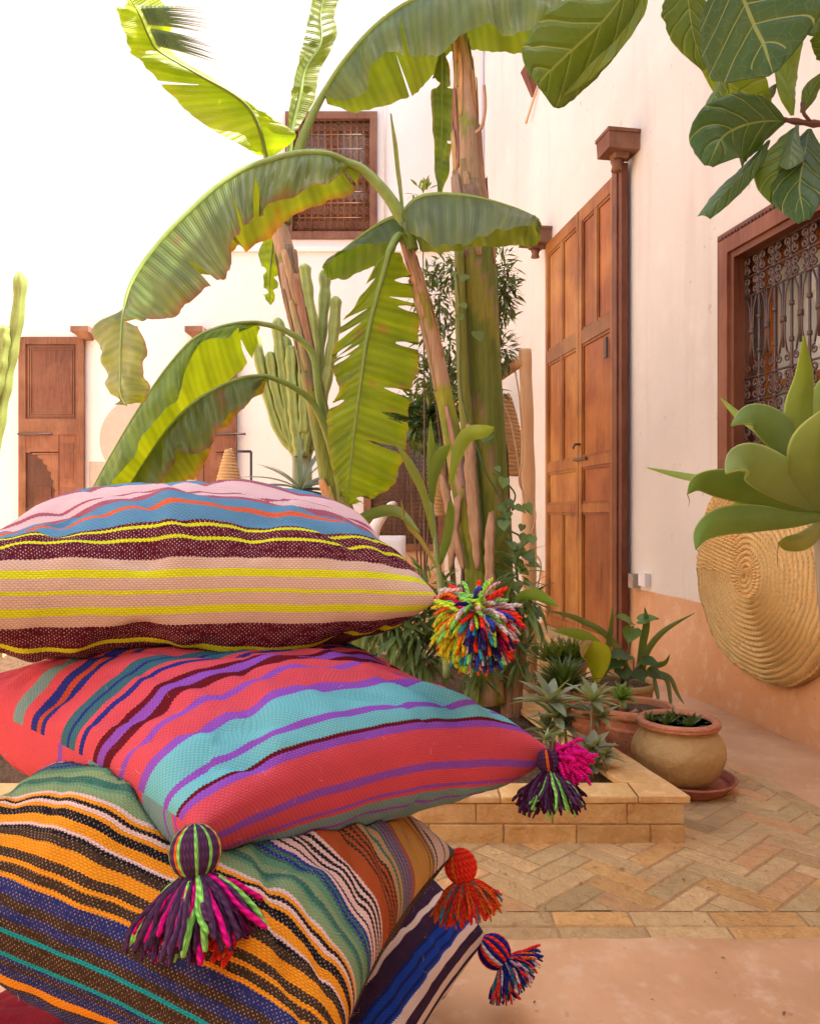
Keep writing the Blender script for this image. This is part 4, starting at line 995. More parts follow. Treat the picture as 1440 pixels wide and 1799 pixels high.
bleaf(bl,[((452,567),(447,572),(456,577)),((420,568),(404,590),(444,625)),((380,577),(348,606),(408,664)),((340,596),(324,660),(372,702)),((300,638),(312,700),(346,740)),((262,690),(270,738),(312,780)),((225,748),(240,790),(278,822)),((190,808),(205,840),(246,850)),((158,866),(168,885),(200,893)),((140,900),(145,905),(150,905))],3.6,3.0,-.10,.14,(.15,.24,.025),0,1,15,stalk=[(590,800,3.7),(562,700,3.65),(548,620,3.65),(500,580,3.62)],ripple=.012,label='pale green leaf bending down to the lower left')
bleaf(bl,[((470,661),(463,666),(468,672)),((430,663),(442,700),(456,692)),((385,680),(396,738),(412,732)),((340,708),(362,788),(376,772)),((300,747),(312,800),(350,832)),((265,795),(290,838),(312,852)),((228,852),(255,872),(270,882)),((205,890),(215,900),(225,905))],3.5,3.1,-.12,.10,(.11,.16,.035),.6,1,16,stalk=[(600,870,3.7),(580,780,3.65),(552,712,3.6),(515,680,3.55)],ripple=.02,label='dark leaf with yellow brown edges lowest on the left')
# --- slim leaning plant
bs=thing('banana_plant','slim leaning banana plant with the big arched leaf and hanging split leaf','banana plant',tuple(V((P(862,1230,3.3).x,3.3,.12))),SG)
def cS(t,a,s_):
    if t<.22: return DRY if s_%1<.85 else DR2
    if t<.30: return GR2
    if t<.50: return DRY if s_%1<.75 else GR2
    return (DRY if s_%1<.12 else (.30,.31,.02) if s_%1<.6 else (.20,.24,.02))
o_,pp_,rr_=trunk(bs,[(711,425,3.3,9),(724,465,3.3,11),(738,515,3.3,13),(752,568,3.3,14),(768,640,3.3,15),(788,735,3.3,16),(806,830,3.3,18),(822,920,3.3,20),(838,1010,3.3,22),(862,1235,3.3,26)],(3.3,cS),2)
sheaths(bs,pp_,rr_,30,7,.0,.42)
sheaths(bs,pp_,rr_,5,9,.45,.9)
SD=[((606,284),(610,296),(632,304)),((575,271),(578,318),(618,338)),((530,269),(522,340),(562,360)),((480,280),(470,362),(512,380)),((430,298),(440,388),(466,420)),((380,330),(415,412),(432,442)),((335,370),(402,478),(420,430)),((290,415),(382,492),(392,462)),((250,465),(330,532),(352,505)),((226,510),(288,562),(284,548)),((217,556),(246,562),(166,582)),((213,600),(257,610),(184,626)),((212,650),(252,655),(186,666)),((212,690),(264,684),(205,700)),((222,712),(240,708),(214,712))]
bleaf(bs,SD,3.25,2.6,-.13,.14,(.13,.185,.04),.6,4,21,n=130,stalk=[(722,440,3.3),(710,395,3.3),(682,345,3.28),(640,300,3.27)],sr=.017,ripple=.018,vein=1.0,rag=.007,tipcol=(.19,.24,.02),tipt=.70,label='big arched leaf with torn brown edge sweeping to the left')
bleaf(bs,[((706,378),(708,386),(712,388)),((728,352),(714,404),(742,440)),((762,341),(762,427),(800,441)),((830,345),(822,427),(850,433)),((900,364),(882,402),(905,432)),((938,380),(930,396),(944,428)),((947,386),(946,392),(947,400))],3.3,3.0,-.20,.06,(.11,.16,.05),0,0,22,stalk=[(718,432,3.3)],sr=.012,ripple=.015,label='short grey green leaf bending over to the right')
bleaf(bs,[((706,376),(708,385),(702,392)),((672,390),(700,424),(688,452)),((638,412),(664,428),(642,472)),((602,440),(628,430),(602,492)),((574,458),(590,450),(577,488)),((566,470),(570,468),(570,480))],3.3,3.45,-.10,.10,(.09,.15,.05),0,0,23,n=50,stalk=[(716,430,3.3)],sr=.011,label='short leaf bending over to the left')
bleaf(bs,[((683,442),(668,448),(702,444)),((670,490),(622,538),(722,491)),((659,530),(603,562),(733,546)),((648,575),(584,624),(734,596)),((640,620),(584,648),(735,642)),((634,665),(594,688),(724,691)),((628,710),(574,732),(718,738)),((622,760),(578,792),(712,790)),((617,810),(588,838),(696,842)),((613,850),(600,864),(668,868)),((610,884),(605,882),(622,886))],3.2,3.12,-.04,.10,(.13,.21,.012),.12,9,24,n=140,stalk=[(716,428,3.3),(700,415,3.26)],sr=.013,ripple=.012,vein=1.1,bulge=.03,label='flat hanging leaf split into strips')
bleaf(bs,[((706,360),(703,362),(709,360)),((700,310),(697,312),(704,308)),((693,250),(690,252),(697,248)),((686,199),(685,200),(687,199))],3.3,3.3,-.01,.02,(.12,.15,.08),0,0,25,n=20,stalk=[(720,430,3.3)],sr=.006,ripple=.002,label='unopened pointed leaf spear')
# a second stem in the left cluster arching in front (petioles at 555..640)
# --- thick plant
bt=thing('banana_plant','thickest banana trunk wrapped in peeling brown bark with a climbing vine','banana plant',tuple(V((P(880,1235,3.55).x,3.55,.1))),SG)
def cT(t,a,s_):
    if t<.26: return DRY if s_%1<.75 else (.26,.27,.05)
    if t<.39+.05*sin(a*2+1): return DRY if s_%1<.85 else DR2
    return ((.27,.25,.03) if s_%1<.28 else (.15,.18,.02)) if s_%1<.93 else DR2
o_,pp_,rr_=trunk(bt,[(806,60,3.55,13),(815,130,3.55,17),(818,220,3.55,22),(824,320,3.55,27),(834,430,3.55,34),(842,540,3.55,33),(850,680,3.55,32),(862,840,3.55,30),(872,1000,3.55,29),(884,1240,3.55,31)],(4,cT),3,80,20)
sheaths(bt,pp_,rr_,60,11,.0,.42,(.44,.25,.14))
sheaths(bt,pp_,rr_,4,13,.45,.95)
bleaf(bt,[((777,90),(772,92),(782,92)),((776,150),(757,152),(795,150)),((776,220),(760,215),(795,225)),((775,285),(763,280),(788,290)),((772,338),(768,338),(778,340))],3.65,3.6,-.02,.05,(.07,.13,.03),.2,2,31,n=40,sr=.006,label='narrow dark leaf hanging beside the thick trunk')
bleaf(bt,[((815,62),(812,70),(822,68)),((800,10),(790,30),(830,20)),((790,-50),(765,-40),(835,-45)),((800,-120),(775,-110),(835,-115)),((830,-180),(825,-175),(840,-180))],3.55,3.7,-.1,.1,GD,0,0,32,n=30,sr=.012,label='upright leaf leaving the top of the picture')
# pale side stem at left of trunk + dry stubs
mb=MB()
mb.tube(catmull([tuple(P(806,440,3.48)),tuple(P(812,640,3.48)),tuple(P(826,860,3.48)),tuple(P(842,1235,3.46))],30),[.022+.012*i/30 for i in range(31)],10,(.25,.26,.04)); mb.build('side_stem',M['trunk'],bt)
mb=MB()
for pts,w_ in (([(822,745),(824,820),(830,900),(838,1000)],8),([(790,1000),(800,900),(806,870)],6),([(862,900),(858,980),(864,1080)],7),([(775,835),(790,905),(812,1000)],6)):
    q=catmull([tuple(P(a,b,3.24)) for a,b in pts],18)
    for lay in range(3):
        rows=[]
        for i in range(19):
            c=V(q[i])+V((.004*lay,.012*lay,0)); w2=w_*3.2/F*(.2+.8*min(1,min(i+1,19-i)/5))*(1+.35*noise.noise(V((i*.7,w_,lay*5.))))
            rows.append([c+V((w2*sin(a_)*1.1,-w2*.55*cos(a_),.02*noise.noise(V((a_*2,w_,lay))) if i==0 else 0)) for a_ in [(-1.5+3*j/7+lay*.5) for j in range(8)]])
        mb.grid(rows,None,None,None,tuple(c*(1.05-.2*lay) for c in DRY))
mb.build('dry_stub',M['barkdry2'],bt,sol=.002)
mb=MB(); mb.tube(catmull([tuple(P(836,232,3.42)),tuple(P(846,222,3.4)),tuple(P(852,190,3.4)),tuple(P(850,150,3.4))],10),.008,6,DRY); mb.build('dry_curl',M['barkdry2'],bt)
# ================ generic path leaves
def pleaf(par,pts,hw,col,roll=0,mat='agave',name='leaf',n=26,m=6,fold=.25,sol=0,label=None,curlup=0,edge=None,sol_=0,facing=None):
    """pts (px,py,Y); hw half widths in px"""
    q=catmull([tuple(P(*p)) for p in pts],n); h=catmull([(x,) for x in hw],n); rows=[];uvs=[]
    for i in range(n+1):
        a=V(q[i]); T=(V(q[min(i+1,n)])-V(q[max(i-1,0)])).normalized(); vd=(a-V((0,0,CH))).normalized() if facing is None else V(facing)
        S=T.cross(vd); S=S.normalized() if S.length>1e-5 else V((1,0,0)); S=Matrix.Rotation(roll if not isinstance(roll,(list,tuple)) else roll[0]+(roll[1]-roll[0])*i/n,3,T)@S
        nn=S.cross(T).normalized(); w_=max(h[i][0],.15)*a.y/F; row=[]; ws=[w_*(1+(.10*noise.noise(V((i*.32,pts[0][0]*.1,sd_)))+.04*noise.noise(V((i*1.1,pts[0][1]*.1,sd_))) if mat=='figleaf' else 0)) for sd_ in (-1,1)];uu=[]
        for j in range(-m,m+1):
            u=j/m; wq=ws[0] if u<0 else ws[1]; row.append(a+S*(wq*u)+nn*(fold*w_*(abs(u)**1.6))); uu.append((u,i/n))
        rows.append(row); uvs.append(uu)
    mb=MB(); mb.grid(rows,None,uvs,None,col)
    o=mb.build(name,M[mat],par,sol=sol)
    if label: o['label']=label
    return o
# ================ agave, right foreground
ag=thing('agave_plant','big pale green agave rosette in front of the straw disc at the right edge','agave',(.86,1.55,0))
AC=(.23,.32,.02); AC2=(.26,.34,.08)
L_=lambda pts,Y0,Y1:[(p[0],p[1],Y0+(Y1-Y0)*i/(len(pts)-1)) for i,p in enumerate(pts)]
mb=MB(); mb.tube([(.88,1.57,0),(.86,1.56,.3),(.83,1.55,.7),(.80,1.52,.93)],[.035,.03,.028,.03],12,(.30,.24,.15)); mb.build('stem',M['trunk'],ag)
for pts,hw,Y1,roll,fold,c in (
 ([(1232,842),(1185,833),(1137,822)],[7,5,.4],1.62,.2,.3,AC),
 ([(1448,893),(1390,878),(1330,862),(1270,850),(1228,848),(1207,868)],[10,23,28,26,15,1],1.42,-.1,.2,(.17,.26,.02)),
 ([(1445,908),(1390,912),(1330,910),(1270,915),(1235,935),(1222,965)],[6,15,24,24,15,1],1.36,.1,.35,(.17,.26,.02)),
 ([(1448,880),(1405,805),(1362,752),(1320,730),(1284,748)],[9,26,31,22,1],1.46,[.1,.6],.2,(.17,.27,.05)),
 ([(1446,894),(1400,860),(1348,826),(1305,808),(1274,832)],[10,30,38,28,1],1.34,[0,.5],.2,AC2),
 ([(1445,870),(1412,790),(1406,720),(1414,660),(1411,590)],[10,22,24,15,.5],1.45,.3,.5,AC),
 ([(1460,860),(1440,770),(1452,700),(1485,610)],[10,30,30,2],1.5,-.2,.4,AC),
 ([(1450,898),(1428,845),(1436,780),(1480,700)],[12,34,42,4],1.3,.1,.3,AC2),
 ([(1448,915),(1415,945),(1385,955),(1366,955)],[8,16,12,1],1.42,.2,.5,(.34,.30,.03)),
 ([(1440,885),(1380,876),(1310,874),(1288,890)],[6,12,14,1],1.6,.4,.3,AC),
 ([(1330,752),(1295,728),(1266,700)],[8,6,.4],1.6,.2,.3,AC),
 ([(1450,900),(1520,850),(1600,830),(1690,850)],[10,38,40,1],1.5,.1,.3,AC),
 ([(1450,905),(1530,920),(1600,960),(1660,1030)],[10,38,40,1],1.4,.1,.3,AC),
 ([(1450,900),(1490,960),(1540,1040),(1560,1120)],[10,34,36,1],1.3,.1,.3,AC2),
 ([(1450,890),(1520,780),(1570,700),(1600,620)],[10,36,36,1],1.55,.1,.3,AC)):
    pleaf(ag,L_(pts,1.52,Y1),hw,c,roll,'agave','leaf',30,7,fold,sol=.003)
for q_,r_q,c_q in (([P(1207,868,1.42),P(1211,880,1.42),P(1209,890,1.42)],[.0012,.0008,.0003],(.25,.16,.1)),([P(1222,963,1.36),P(1229,972,1.36)],[.001,.0004],(.25,.16,.1)),([P(1367,955,1.42),P(1365,975,1.42),P(1366,1000,1.42)],[.0014,.001,.0004],(.3,.16,.06))):
    mb=MB(); mb.tube(q_,r_q,5,c_q); mb.build('dry_tip',M['stem'],ag)
# ================ fiddle leaf fig, top right foreground
fg=thing('fiddle_leaf_fig','fiddle leaf fig with large dark glossy leaves hanging in at the top right corner','fig tree',(.95,1.45,0))
mb=MB(); mb.tube([(.95,1.45,0),(.96,1.45,.8),(.93,1.44,1.3),(.92,1.4,2.1)],[.022,.02,.018,.014],10,(.16,.10,.07))
mb.tube(catmull([(.93,1.44,1.35),tuple(P(1560,260,1.38)),tuple(P(1470,222,1.36)),tuple(P(1420,216,1.35)),tuple(P(1378,210,1.34))],20),[.009-.0045*i/20+.0012*sin(i*1.9) for i in range(21)],8,(.13,.05,.035))
mb.tube(catmull([(.92,1.4,2.0),tuple(P(1400,-180,1.35)),tuple(P(1300,-130,1.3)),tuple(P(1150,-90,1.3))],14),.007,8,(.16,.10,.07))
mb.tube([P(1425,216,1.35),P(1412,200,1.34),P(1408,180,1.34)],.003,6,(.13,.05,.035)); mb.build('branch',M['stem'],fg)
FD=(.060,.12,.012); FM=(.14,.22,.012); FL=(.23,.32,.015)
figs=[([(1150,-75),(1110,-30),(1060,35),(1000,92),(958,132),(944,150)],[3,42,64,72,58,3],1.28,1.2,-.25,.25,FM,'long dark leaf hanging leftmost at the top'),
 ([(1135,-70),(1110,10),(1050,88),(985,148),(955,165)],[3,26,30,22,2],1.3,1.24,.5,.1,FL,None),
 ([(1268,-70),(1290,-25),(1316,25),(1340,75),(1358,128)],[4,70,98,92,8],1.22,1.14,.1,.18,FD,'broad darkest leaf at the top'),
 ([(1200,-60),(1208,0),(1216,60),(1236,122)],[3,42,34,3],1.3,1.3,-.5,.3,FM,None),
 ([(1232,120),(1268,140),(1310,165),(1352,182)],[4,36,44,5],1.4,1.36,.5,.3,FL,None),
 ([(1266,120),(1262,150),(1252,172),(1242,190)],[3,16,17,2],1.36,1.36,.9,.3,FM,None),
 ([(1380,212),(1345,212),(1300,222),(1265,245),(1246,290)],[4,40,60,56,8],1.34,1.26,.1,.22,(.075,.15,.02),'broad lobed leaf pointing left from the branch'),
 ([(1352,245),(1318,290),(1275,335),(1236,378)],[3,16,20,12],1.34,1.26,.6,.4,(.09,.17,.025),'narrow leaf hanging lowest on the left'),
 ([(1392,202),(1384,160),(1392,110),(1408,72)],[3,17,24,4],1.34,1.36,.6,.4,FL,None),
 ([(1398,225),(1382,262),(1368,310),(1368,362)],[4,24,40,8],1.34,1.3,-.3,.25,FM,None),
 ([(1424,225),(1412,270),(1404,330),(1412,388)],[4,34,46,10],1.34,1.24,.1,.22,(.055,.115,.022),None),
 ([(1402,218),(1392,250),(1388,275),(1384,296)],[3,12,20,3],1.32,1.28,.3,.5,(.16,.24,.11),'small new pale leaf under the branch'),
 ([(1408,198),(1425,160),(1450,125)],[3,14,3],1.34,1.34,.3,.4,FM,None),
 ([(1476,110),(1455,85),(1430,62)],[3,20,8],1.32,1.28,.2,.2,FM,None),
 ([(1330,182),(1350,165),(1362,148)],[3,9,2],1.36,1.36,.2,.2,(.25,.28,.2),None),
 ([(1480,225),(1530,260),(1580,340)],[3,60,10],1.32,1.28,.2,.2,FM,None),([(1450,-80),(1480,0),(1520,90)],[3,70,10],1.3,1.28,.2,.2,FD,None)]
for pts,hw,Y0,Y1,roll,fold,c,lb in figs:
    n_=len(pts); o=pleaf(fg,L_(pts,Y0,Y1),hw,c,roll,'figleaf','leaf',40,10,fold,label=lb,sol=.0006)
    for v in o.data.vertices:   # gentle quilting and waved margin
        p=v.co; v.co+=V((0,1,.3))*(.006*noise.noise(V((p.x*16,p.z*16,Y0*9)))); 
# ================ cacti
def arm(mb,pts,Y,r,n=36,col=(.27,.32,.08)):
    q=catmull([tuple(P(a,b,Y)) for a,b in pts],n)
    rr=[r*(1+.10*sin(i*1.05+pts[0][0])+.06*noise.noise(V((i*.5,pts[0][0],0)))) for i in range(n+1)]; rr[0]*=.35; rr[1]*=.8
    mb.tube(q,rr,20,[tuple(c*(1+.15*noise.noise(V((i*.4,k,1)))) for c in col) for i in range(n+1) for k in (0,)],True,.20,5)
def cactus(label,arms,Y,r,base,grp):
    th=thing('candelabra_cactus',label,'cactus',tuple(base),grp)
    for a in arms:
        mb=MB(); arm(mb,a,Y+U(-.12,.12),r*U(.85,1.1)); mb.build('arm',M['cactus'],th)
    return th
ca=[[(447,587),(458,642),(474,708),(493,762),(524,800),(528,850)],[(474,618),(484,684),(507,762),(526,810)],[(487,558),(494,634),(512,750),(526,810)],[(511,607),(517,723),(528,800)],[(534,463),(540,517),(550,600),(546,700),(532,800)],[(569,474),(570,517),(562,600),(552,700),(538,800)],[(590,520),(584,600),(566,700),(545,790)],[(525,560),(532,640),(534,760)],[(500,590),(505,680),(520,770)]]
th=cactus('candelabra cactus with many upright arms behind the leftmost banana stem',ca,6.4,.042,V((P(530,1000,6.4).x,6.4,0)),'candelabra cacti by the back wall')
mb=MB(); x=P(530,800,6.4); mb.tube([(x.x,6.4,0),(x.x,6.4,.6),(x.x,6.4,x.z+.1)],[.09,.08,.07],20,(.24,.25,.12),True,.15,5); mb.build('stem',M['cactus'],th)
cb=[[(36,478),(30,560),(14,650),(-2,740),(-20,850)],[(8,572),(2,640),(-14,720),(-24,820)],[(-20,540),(-26,680),(-28,840)]]
th=cactus('tall green candelabra cactus cut by the left edge of the picture',cb,5.2,.036,V((P(-26,1000,5.2).x,5.2,0)),'candelabra cacti by the back wall')
mb=MB(); x=P(-26,830,5.2); mb.tube([(x.x,5.2,0),(x.x,5.2,x.z+.1)],[.09,.07],20,(.24,.25,.12),True,.15,5); mb.build('stem',M['cactus'],th)
# ================ foliage clumps
def clump(mb,c,rad,n,L,W,col,seed,droop=.25,outw=.7,var=.35):
    r2=random.Random(seed); c=V(c)
    for k in range(n):
        d=V((r2.gauss(0,1),r2.gauss(0,1),r2.gauss(0,1))).normalized(); rr=r2.random()**.45
        p=c+V((d.x*rad[0],d.y*rad[1],d.z*rad[2]))*rr
        o=(d*outw+V((r2.uniform(-.7,.7),r2.uniform(-.7,.7),r2.uniform(-.6,.5))))
        g=1+r2.uniform(-var,var); l=L*r2.uniform(.6,1.2)
        mb.leaf(p,o,(r2.uniform(-.4,.4),r2.uniform(-.4,.4),1),l,W*l/L,tuple(x*g for x in col),droop,.2,3)
def twigs(mb,base,cs,r=.012,col=(.14,.08,.045)):
    for c in cs:
        b=V(base); c=V(c); m_=(b+c)/2+V((U(-.06,.06),U(-.06,.06),U(0,.1))); mb.tube(catmull([tuple(b),tuple(m_),tuple(c)],8),[r*(1-.08*i) for i in range(9)],6,col)
sh=thing('leafy_shrub','dark small leaved shrub rising behind the thick banana trunk','shrub',(P(800,1200,4.3).x,4.3,.1))
cs=[((800,470),(.16,.14,.12)),((870,480),(.12,.12,.14)),((770,520),(.14,.14,.16)),((850,560),(.18,.14,.16)),((790,600),(.2,.15,.16)),((870,620),(.12,.12,.12)),((760,660),(.12,.12,.12)),((820,690),(.2,.14,.12)),((880,520),(.09,.1,.12))]
mb=MB(); tw=MB(); 
for i,((a,b),r) in enumerate(cs): clump(mb,P(a,b,4.3),r,300,.06,.016,(.12,.165,.05),i,.2)
twigs(tw,(P(810,1200,4.3).x,4.3,.12),[P(a,b,4.3) for (a,b),_ in cs]); tw.build('branches',M['stem'],sh); mb.build('foliage',M['leaf'],sh)
sh=thing('leafy_shrub','bright green tipped shrub showing above the short grey banana leaf','shrub',(P(745,1200,5.0).x,5.0,.1))
mb=MB();tw=MB(); clump(mb,P(742,345,5.0),(.07,.07,.09),60,.07,.022,(.20,.27,.07),3); twigs(tw,(P(745,1200,5.0).x,5.0,.12),[P(742,345,5.0)],.01); tw.build('branches',M['stem'],sh); mb.build('foliage',M['leaf'],sh)
sh=thing('leafy_shrub','mid green bush in front of the lower lattice window','shrub',(P(725,1100,7.2).x,7.2,0))
mb=MB();tw=MB(); cs=[((720,728),(.28,.25,.18)),((752,752),(.26,.25,.22)),((778,700),(.22,.2,.2))]
for i,((a,b),r) in enumerate(cs): clump(mb,P(a,b,7.2),r,330,.11,.05,(.10,.16,.05),i+20)
twigs(tw,(P(745,1100,7.2).x,7.2,0),[P(a,b,7.2) for (a,b),_ in cs]); tw.build('branches',M['stem'],sh); mb.build('foliage',M['leaf'],sh)
# vine on thick trunk
vn=thing('climbing_vine','heart leaved green vine climbing the thick banana trunk','vine',tuple(P(915,1200,3.4)))
mb=MB(); 
vp=[(800,470),(806,520),(808,600),(812,700),(850,820),(880,880),(900,960),(912,1060),(905,1180)]
q=catmull([tuple(P(a,b,3.36+.02*sin(i))) for i,(a,b) in enumerate(vp)],50); mb.tube(q,.005,6,(.12,.17,.05))
q2=catmull([tuple(P(a,b,3.38)) for a,b in [(866,830),(905,870),(880,920),(918,950),(890,1010),(925,1080)]],30); mb.tube(q2,.004,6,(.12,.17,.05)); mb.build('stem',M['stem'],vn)
mb=MB(); r2=random.Random(8)
def heart(mb,p,d,up,L,col):
    d=V(d).normalized(); sd=d.cross(V(up)).normalized(); n=sd.cross(d); rows=[];uvs=[]
    for t,w_ in ((-.12,.28),(.0,.44),(.15,.52),(.35,.50),(.55,.38),(.75,.22),(.9,.09),(1,.01)):
        c=V(p)+d*(L*t)-n*(.12*L*t*t); rows.append([c-sd*w_*L+n*.06*L,c-sd*w_*L*.5,c+(d*.12*L if t<0 else V((0,0,0))),c+sd*w_*L*.5,c+sd*w_*L+n*.06*L]); uvs.append([(-1,t),(-.5,t),(0,t),(.5,t),(1,t)])
    mb.grid(rows,None,uvs,None,col)
for k in range(64):
    c=V(q[r2.randint(2,49)]) if k%3 else V(q2[r2.randint(0,29)]); lo=c.z<1.1
    if not lo and r2.random()<.55: continue
    p=c+V((r2.uniform(-.05,.07),r2.uniform(-.08,.0),r2.uniform(-.04,.04))); g=r2.uniform(.7,1.3)
    heart(mb,p,(r2.uniform(-.5,.9),r2.uniform(-.8,-.2),r2.uniform(-.9,-.1)),(r2.uniform(-.2,.2),-.6,1),r2.uniform(.03,.06),(.13*g,.20*g,.04*g))
mb.build('leaves',M['leaf'],vn)
# young banana / canna shoots
def cane(label,base,stem,leaves,Y,cat='young plant'):
    th=thing('young_banana_shoot',label,cat,base)
    mb=MB(); q=catmull([tuple(P(a,b,Y)) for a,b in stem],16); mb.tube(q,[.016-.008*i/16 for i in range(17)],8,(.22,.27,.10)); mb.build('stem',M['stem'],th)
    for pts,hw,roll,c in leaves: pleaf(th,L_(pts,Y,Y-.15),hw,c,roll,'leaf','leaf',24,5,.3)
    return th
cane('young banana shoot with long pointed leaves left of the leaning stem',tuple(P(782,1190,3.05)),[(785,1190),(776,1060),(766,960),(757,880)],[
 ([(757,880),(758,800),(756,735)],[3,8,.5],.3,(.20,.28,.06)),([(765,960),(745,870),(722,820),(692,772)],[2,7,8,.5],.2,(.24,.30,.06)),
 ([(760,890),(762,840),(775,800),(790,780)],[2,10,12,1],.4,(.17,.26,.05)),([(775,1010),(740,950),(715,920),(704,880)],[2,4,4,.5],.2,(.30,.26,.08)),([(770,1000),(785,950),(792,900),(788,880)],[3,9,8,1],.4,(.16,.25,.05)),([(790,850),(815,775),(850,758),(867,750)],[3,15,13,1],.5,(.26,.36,.06))],3.05)
th=thing('broad_leaf_plant','plant with one broad arched leaf beside the pile just left of the lattice window','plant',tuple(P(618,1150,3.1)))
pleaf(th,L_([(600,960),(622,925),(665,905),(700,905),(736,935)],3.1,2.9),[4,12,16,15,2],(.13,.20,.06),.9,'leaf','leaf',24,5,.4)
mb=MB(); mb.tube([P(618,1150,3.1),P(604,1050,3.1),P(600,960,3.1)],.008,6,(.2,.25,.08)); mb.build('stem',M['stem'],th)
th=thing('broad_leaf_plant','plant with one flat heart shaped leaf held out right of the thick trunk','plant',tuple(P(925,1200,3.2)))
pleaf(th,L_([(905,1060),(925,1050),(950,1052),(980,1066)],3.2,3.05),[6,15,17,2],(.17,.30,.05),.9,'leaf','leaf',20,5,.3)
mb=MB(); mb.tube(catmull([tuple(P(925,1200,3.2)),tuple(P(900,1130,3.2)),tuple(P(905,1060,3.2))],8),.004,6,(.2,.25,.08)); mb.build('stem',M['stem'],th)
# ground foliage behind pile
th=thing('ground_foliage','low green foliage filling the bed left of the thick trunk','plant',tuple(P(720,1180,3.3)))
mb=MB()
for i,(a,b,r,n_) in enumerate(((690,1075,(.10,.12,.08),120),(730,1095,(.10,.12,.07),120),(835,1180,(.07,.06,.06),70),(905,1150,(.05,.05,.07),60),(800,1090,(.08,.08,.10),90),(750,1030,(.05,.08,.09),50),(700,1110,(.10,.12,.08),120),(740,1150,(.10,.1,.07),120),(670,1090,(.08,.1,.06),80),(770,1060,(.08,.1,.10),80),(795,1120,(.08,.1,.10),80),(905,1010,(.06,.08,.12),70),(925,1060,(.06,.06,.08),50),(885,1120,(.05,.06,.08),50))):
    clump(mb,P(a,b,3.25),r,n_,.11,.018,(.13,.20,.055),i+40,.35,.9)
mb.build('leaves',M['leaf'],th)
tw=MB(); twigs(tw,P(720,1190,3.3),[P(a,b,3.25) for a,b in ((700,1110),(740,1150),(670,1090),(770,1070),(795,1120),(905,1010),(925,1060),(885,1120))],.006,(.15,.2,.06)); tw.build('stem',M['stem'],th)
# blue-grey fan leaves above the pile
fn=thing('spiky_palm','blue grey fan leaved succulent showing over the top cushion','palm',(P(520,1000,4.2).x,4.2,.0))
cc=P(528,862,4.2); mb=MB(); r2=random.Random(2)
for k in range(34):
    a=r2.uniform(-.35,pi+.35); d=V((cos(a),r2.uniform(-.6,.5),sin(a)*.55)); mb.leaf(cc,d,(0,-.4,1),r2.uniform(.22,.36),.028,(.17,.22,.15),.45,.3,7)
mb.build('leaves',M['leaf'],fn); mb=MB(); mb.tube([(cc.x,4.2,0),(cc.x,4.2,cc.z)],.035,8,(.25,.18,.1)); mb.build('stem',M['stem'],fn)
# dead stump
st=thing('dead_stump','twisted dry brown stump at the foot of the bamboo pole','stump',tuple(P(905,1240,3.35)))
mb=MB()
for k in range(5):
    pts=[(898+6*cos(k*1.3),1275),(900+8*cos(k*1.7),1215),(908+10*cos(k*2.1),1150),(915+6*cos(k),1085-8*k)]
    mb.tube(catmull([tuple(P(a,b,3.32+.02*sin(k*2))) for a,b in pts],14),[.034-.0018*i for i in range(15)],9,tuple(c*(.8+.1*k) for c in (.30,.17,.09)))
mb.build('stump_wood',M['barkdry2'],st)

# ================ pots
def profpot(R0,H,kind):
    if kind=='round': p=[(.001,0),(.50,0),(.62,.05),(.86,.22),(1.0,.48),(.97,.66),(.84,.82),(.76,.88),(.78,.92),(.845,.95),(.85,.985),(.80,1.0),(.74,.985),(.71,.93),(.69,.86)]
    elif kind=='bowl': p=[(.001,0),(.70,0),(.80,.25),(.88,.60),(.90,.80),(.97,.82),(1.,.88),(1.,.97),(.96,1.),(.88,.98),(.86,.84)]
    else: p=[(.001,0),(.68,0),(.73,.2),(.80,.5),(.845,.62),(.82,.66),(.86,.78),(.94,.83),(1.,.86),(1.01,.95),(.97,1.),(.90,.985),(.88,.86)]
    return [(a*R0,b*H) for a,b in p]
def smoothprof(p,n=40): return catmull(p,n)
POT=[]
def pot(label,c,R0,H,kind,mat,group='terracotta pots round the planter',rimmat=None):
    th=thing('plant_pot',label,'pot',c,group); mb=MB(); pr=smoothprof(profpot(R0,H,kind),46); mb.lathe(pr,56,c,(1,1,1),.012)
    b=mb.build('pot_body',mat,th)
    if rimmat:
        mb=MB(); rx=R0*.80; zz=H*.965; mb.lathe([(rx+.014*cos(a*pi/6)*R0/.15,zz+.0135*sin(a*pi/6)*H/.2) for a in range(13)],56,c,(1,1,1),.01); mb.build('rim',rimmat,th)
    ir=pr[-1][0]; zi=H*.875; mb=MB(); rows=[]
    for i in range(9):
        r=ir*1.02*(i/8)+.0005; rows.append([V(c)+V((r*cos(2*pi*k/32),r*sin(2*pi*k/32),zi+.01*noise.noise(V((r*30*cos(2*pi*k/32),r*30*sin(2*pi*k/32),R0)))*(i<8))) for k in range(33)])
    mb.grid(rows); mb.build('soil',M['soil'],th)
    return th
def rosette(mb,c,n,L,W,col,seed,emin=.15,emax=1.3,bend=.15,fold=.5):
    r2=random.Random(seed)
    for k in range(n):
        a=k*2.399+r2.uniform(-.2,.2); e=emin+(emax-emin)*(k/n); g=r2.uniform(.8,1.2); l=L*r2.uniform(.8,1.1)*(1-.25*k/n)
        d=V((cos(a)*cos(e),sin(a)*cos(e),sin(e))); mb.leaf(V(c)+V((0,0,.002*k/n)),d,(0,0,1),l,W,tuple(x*g for x in col),bend,fold,5)
GZ=.0095
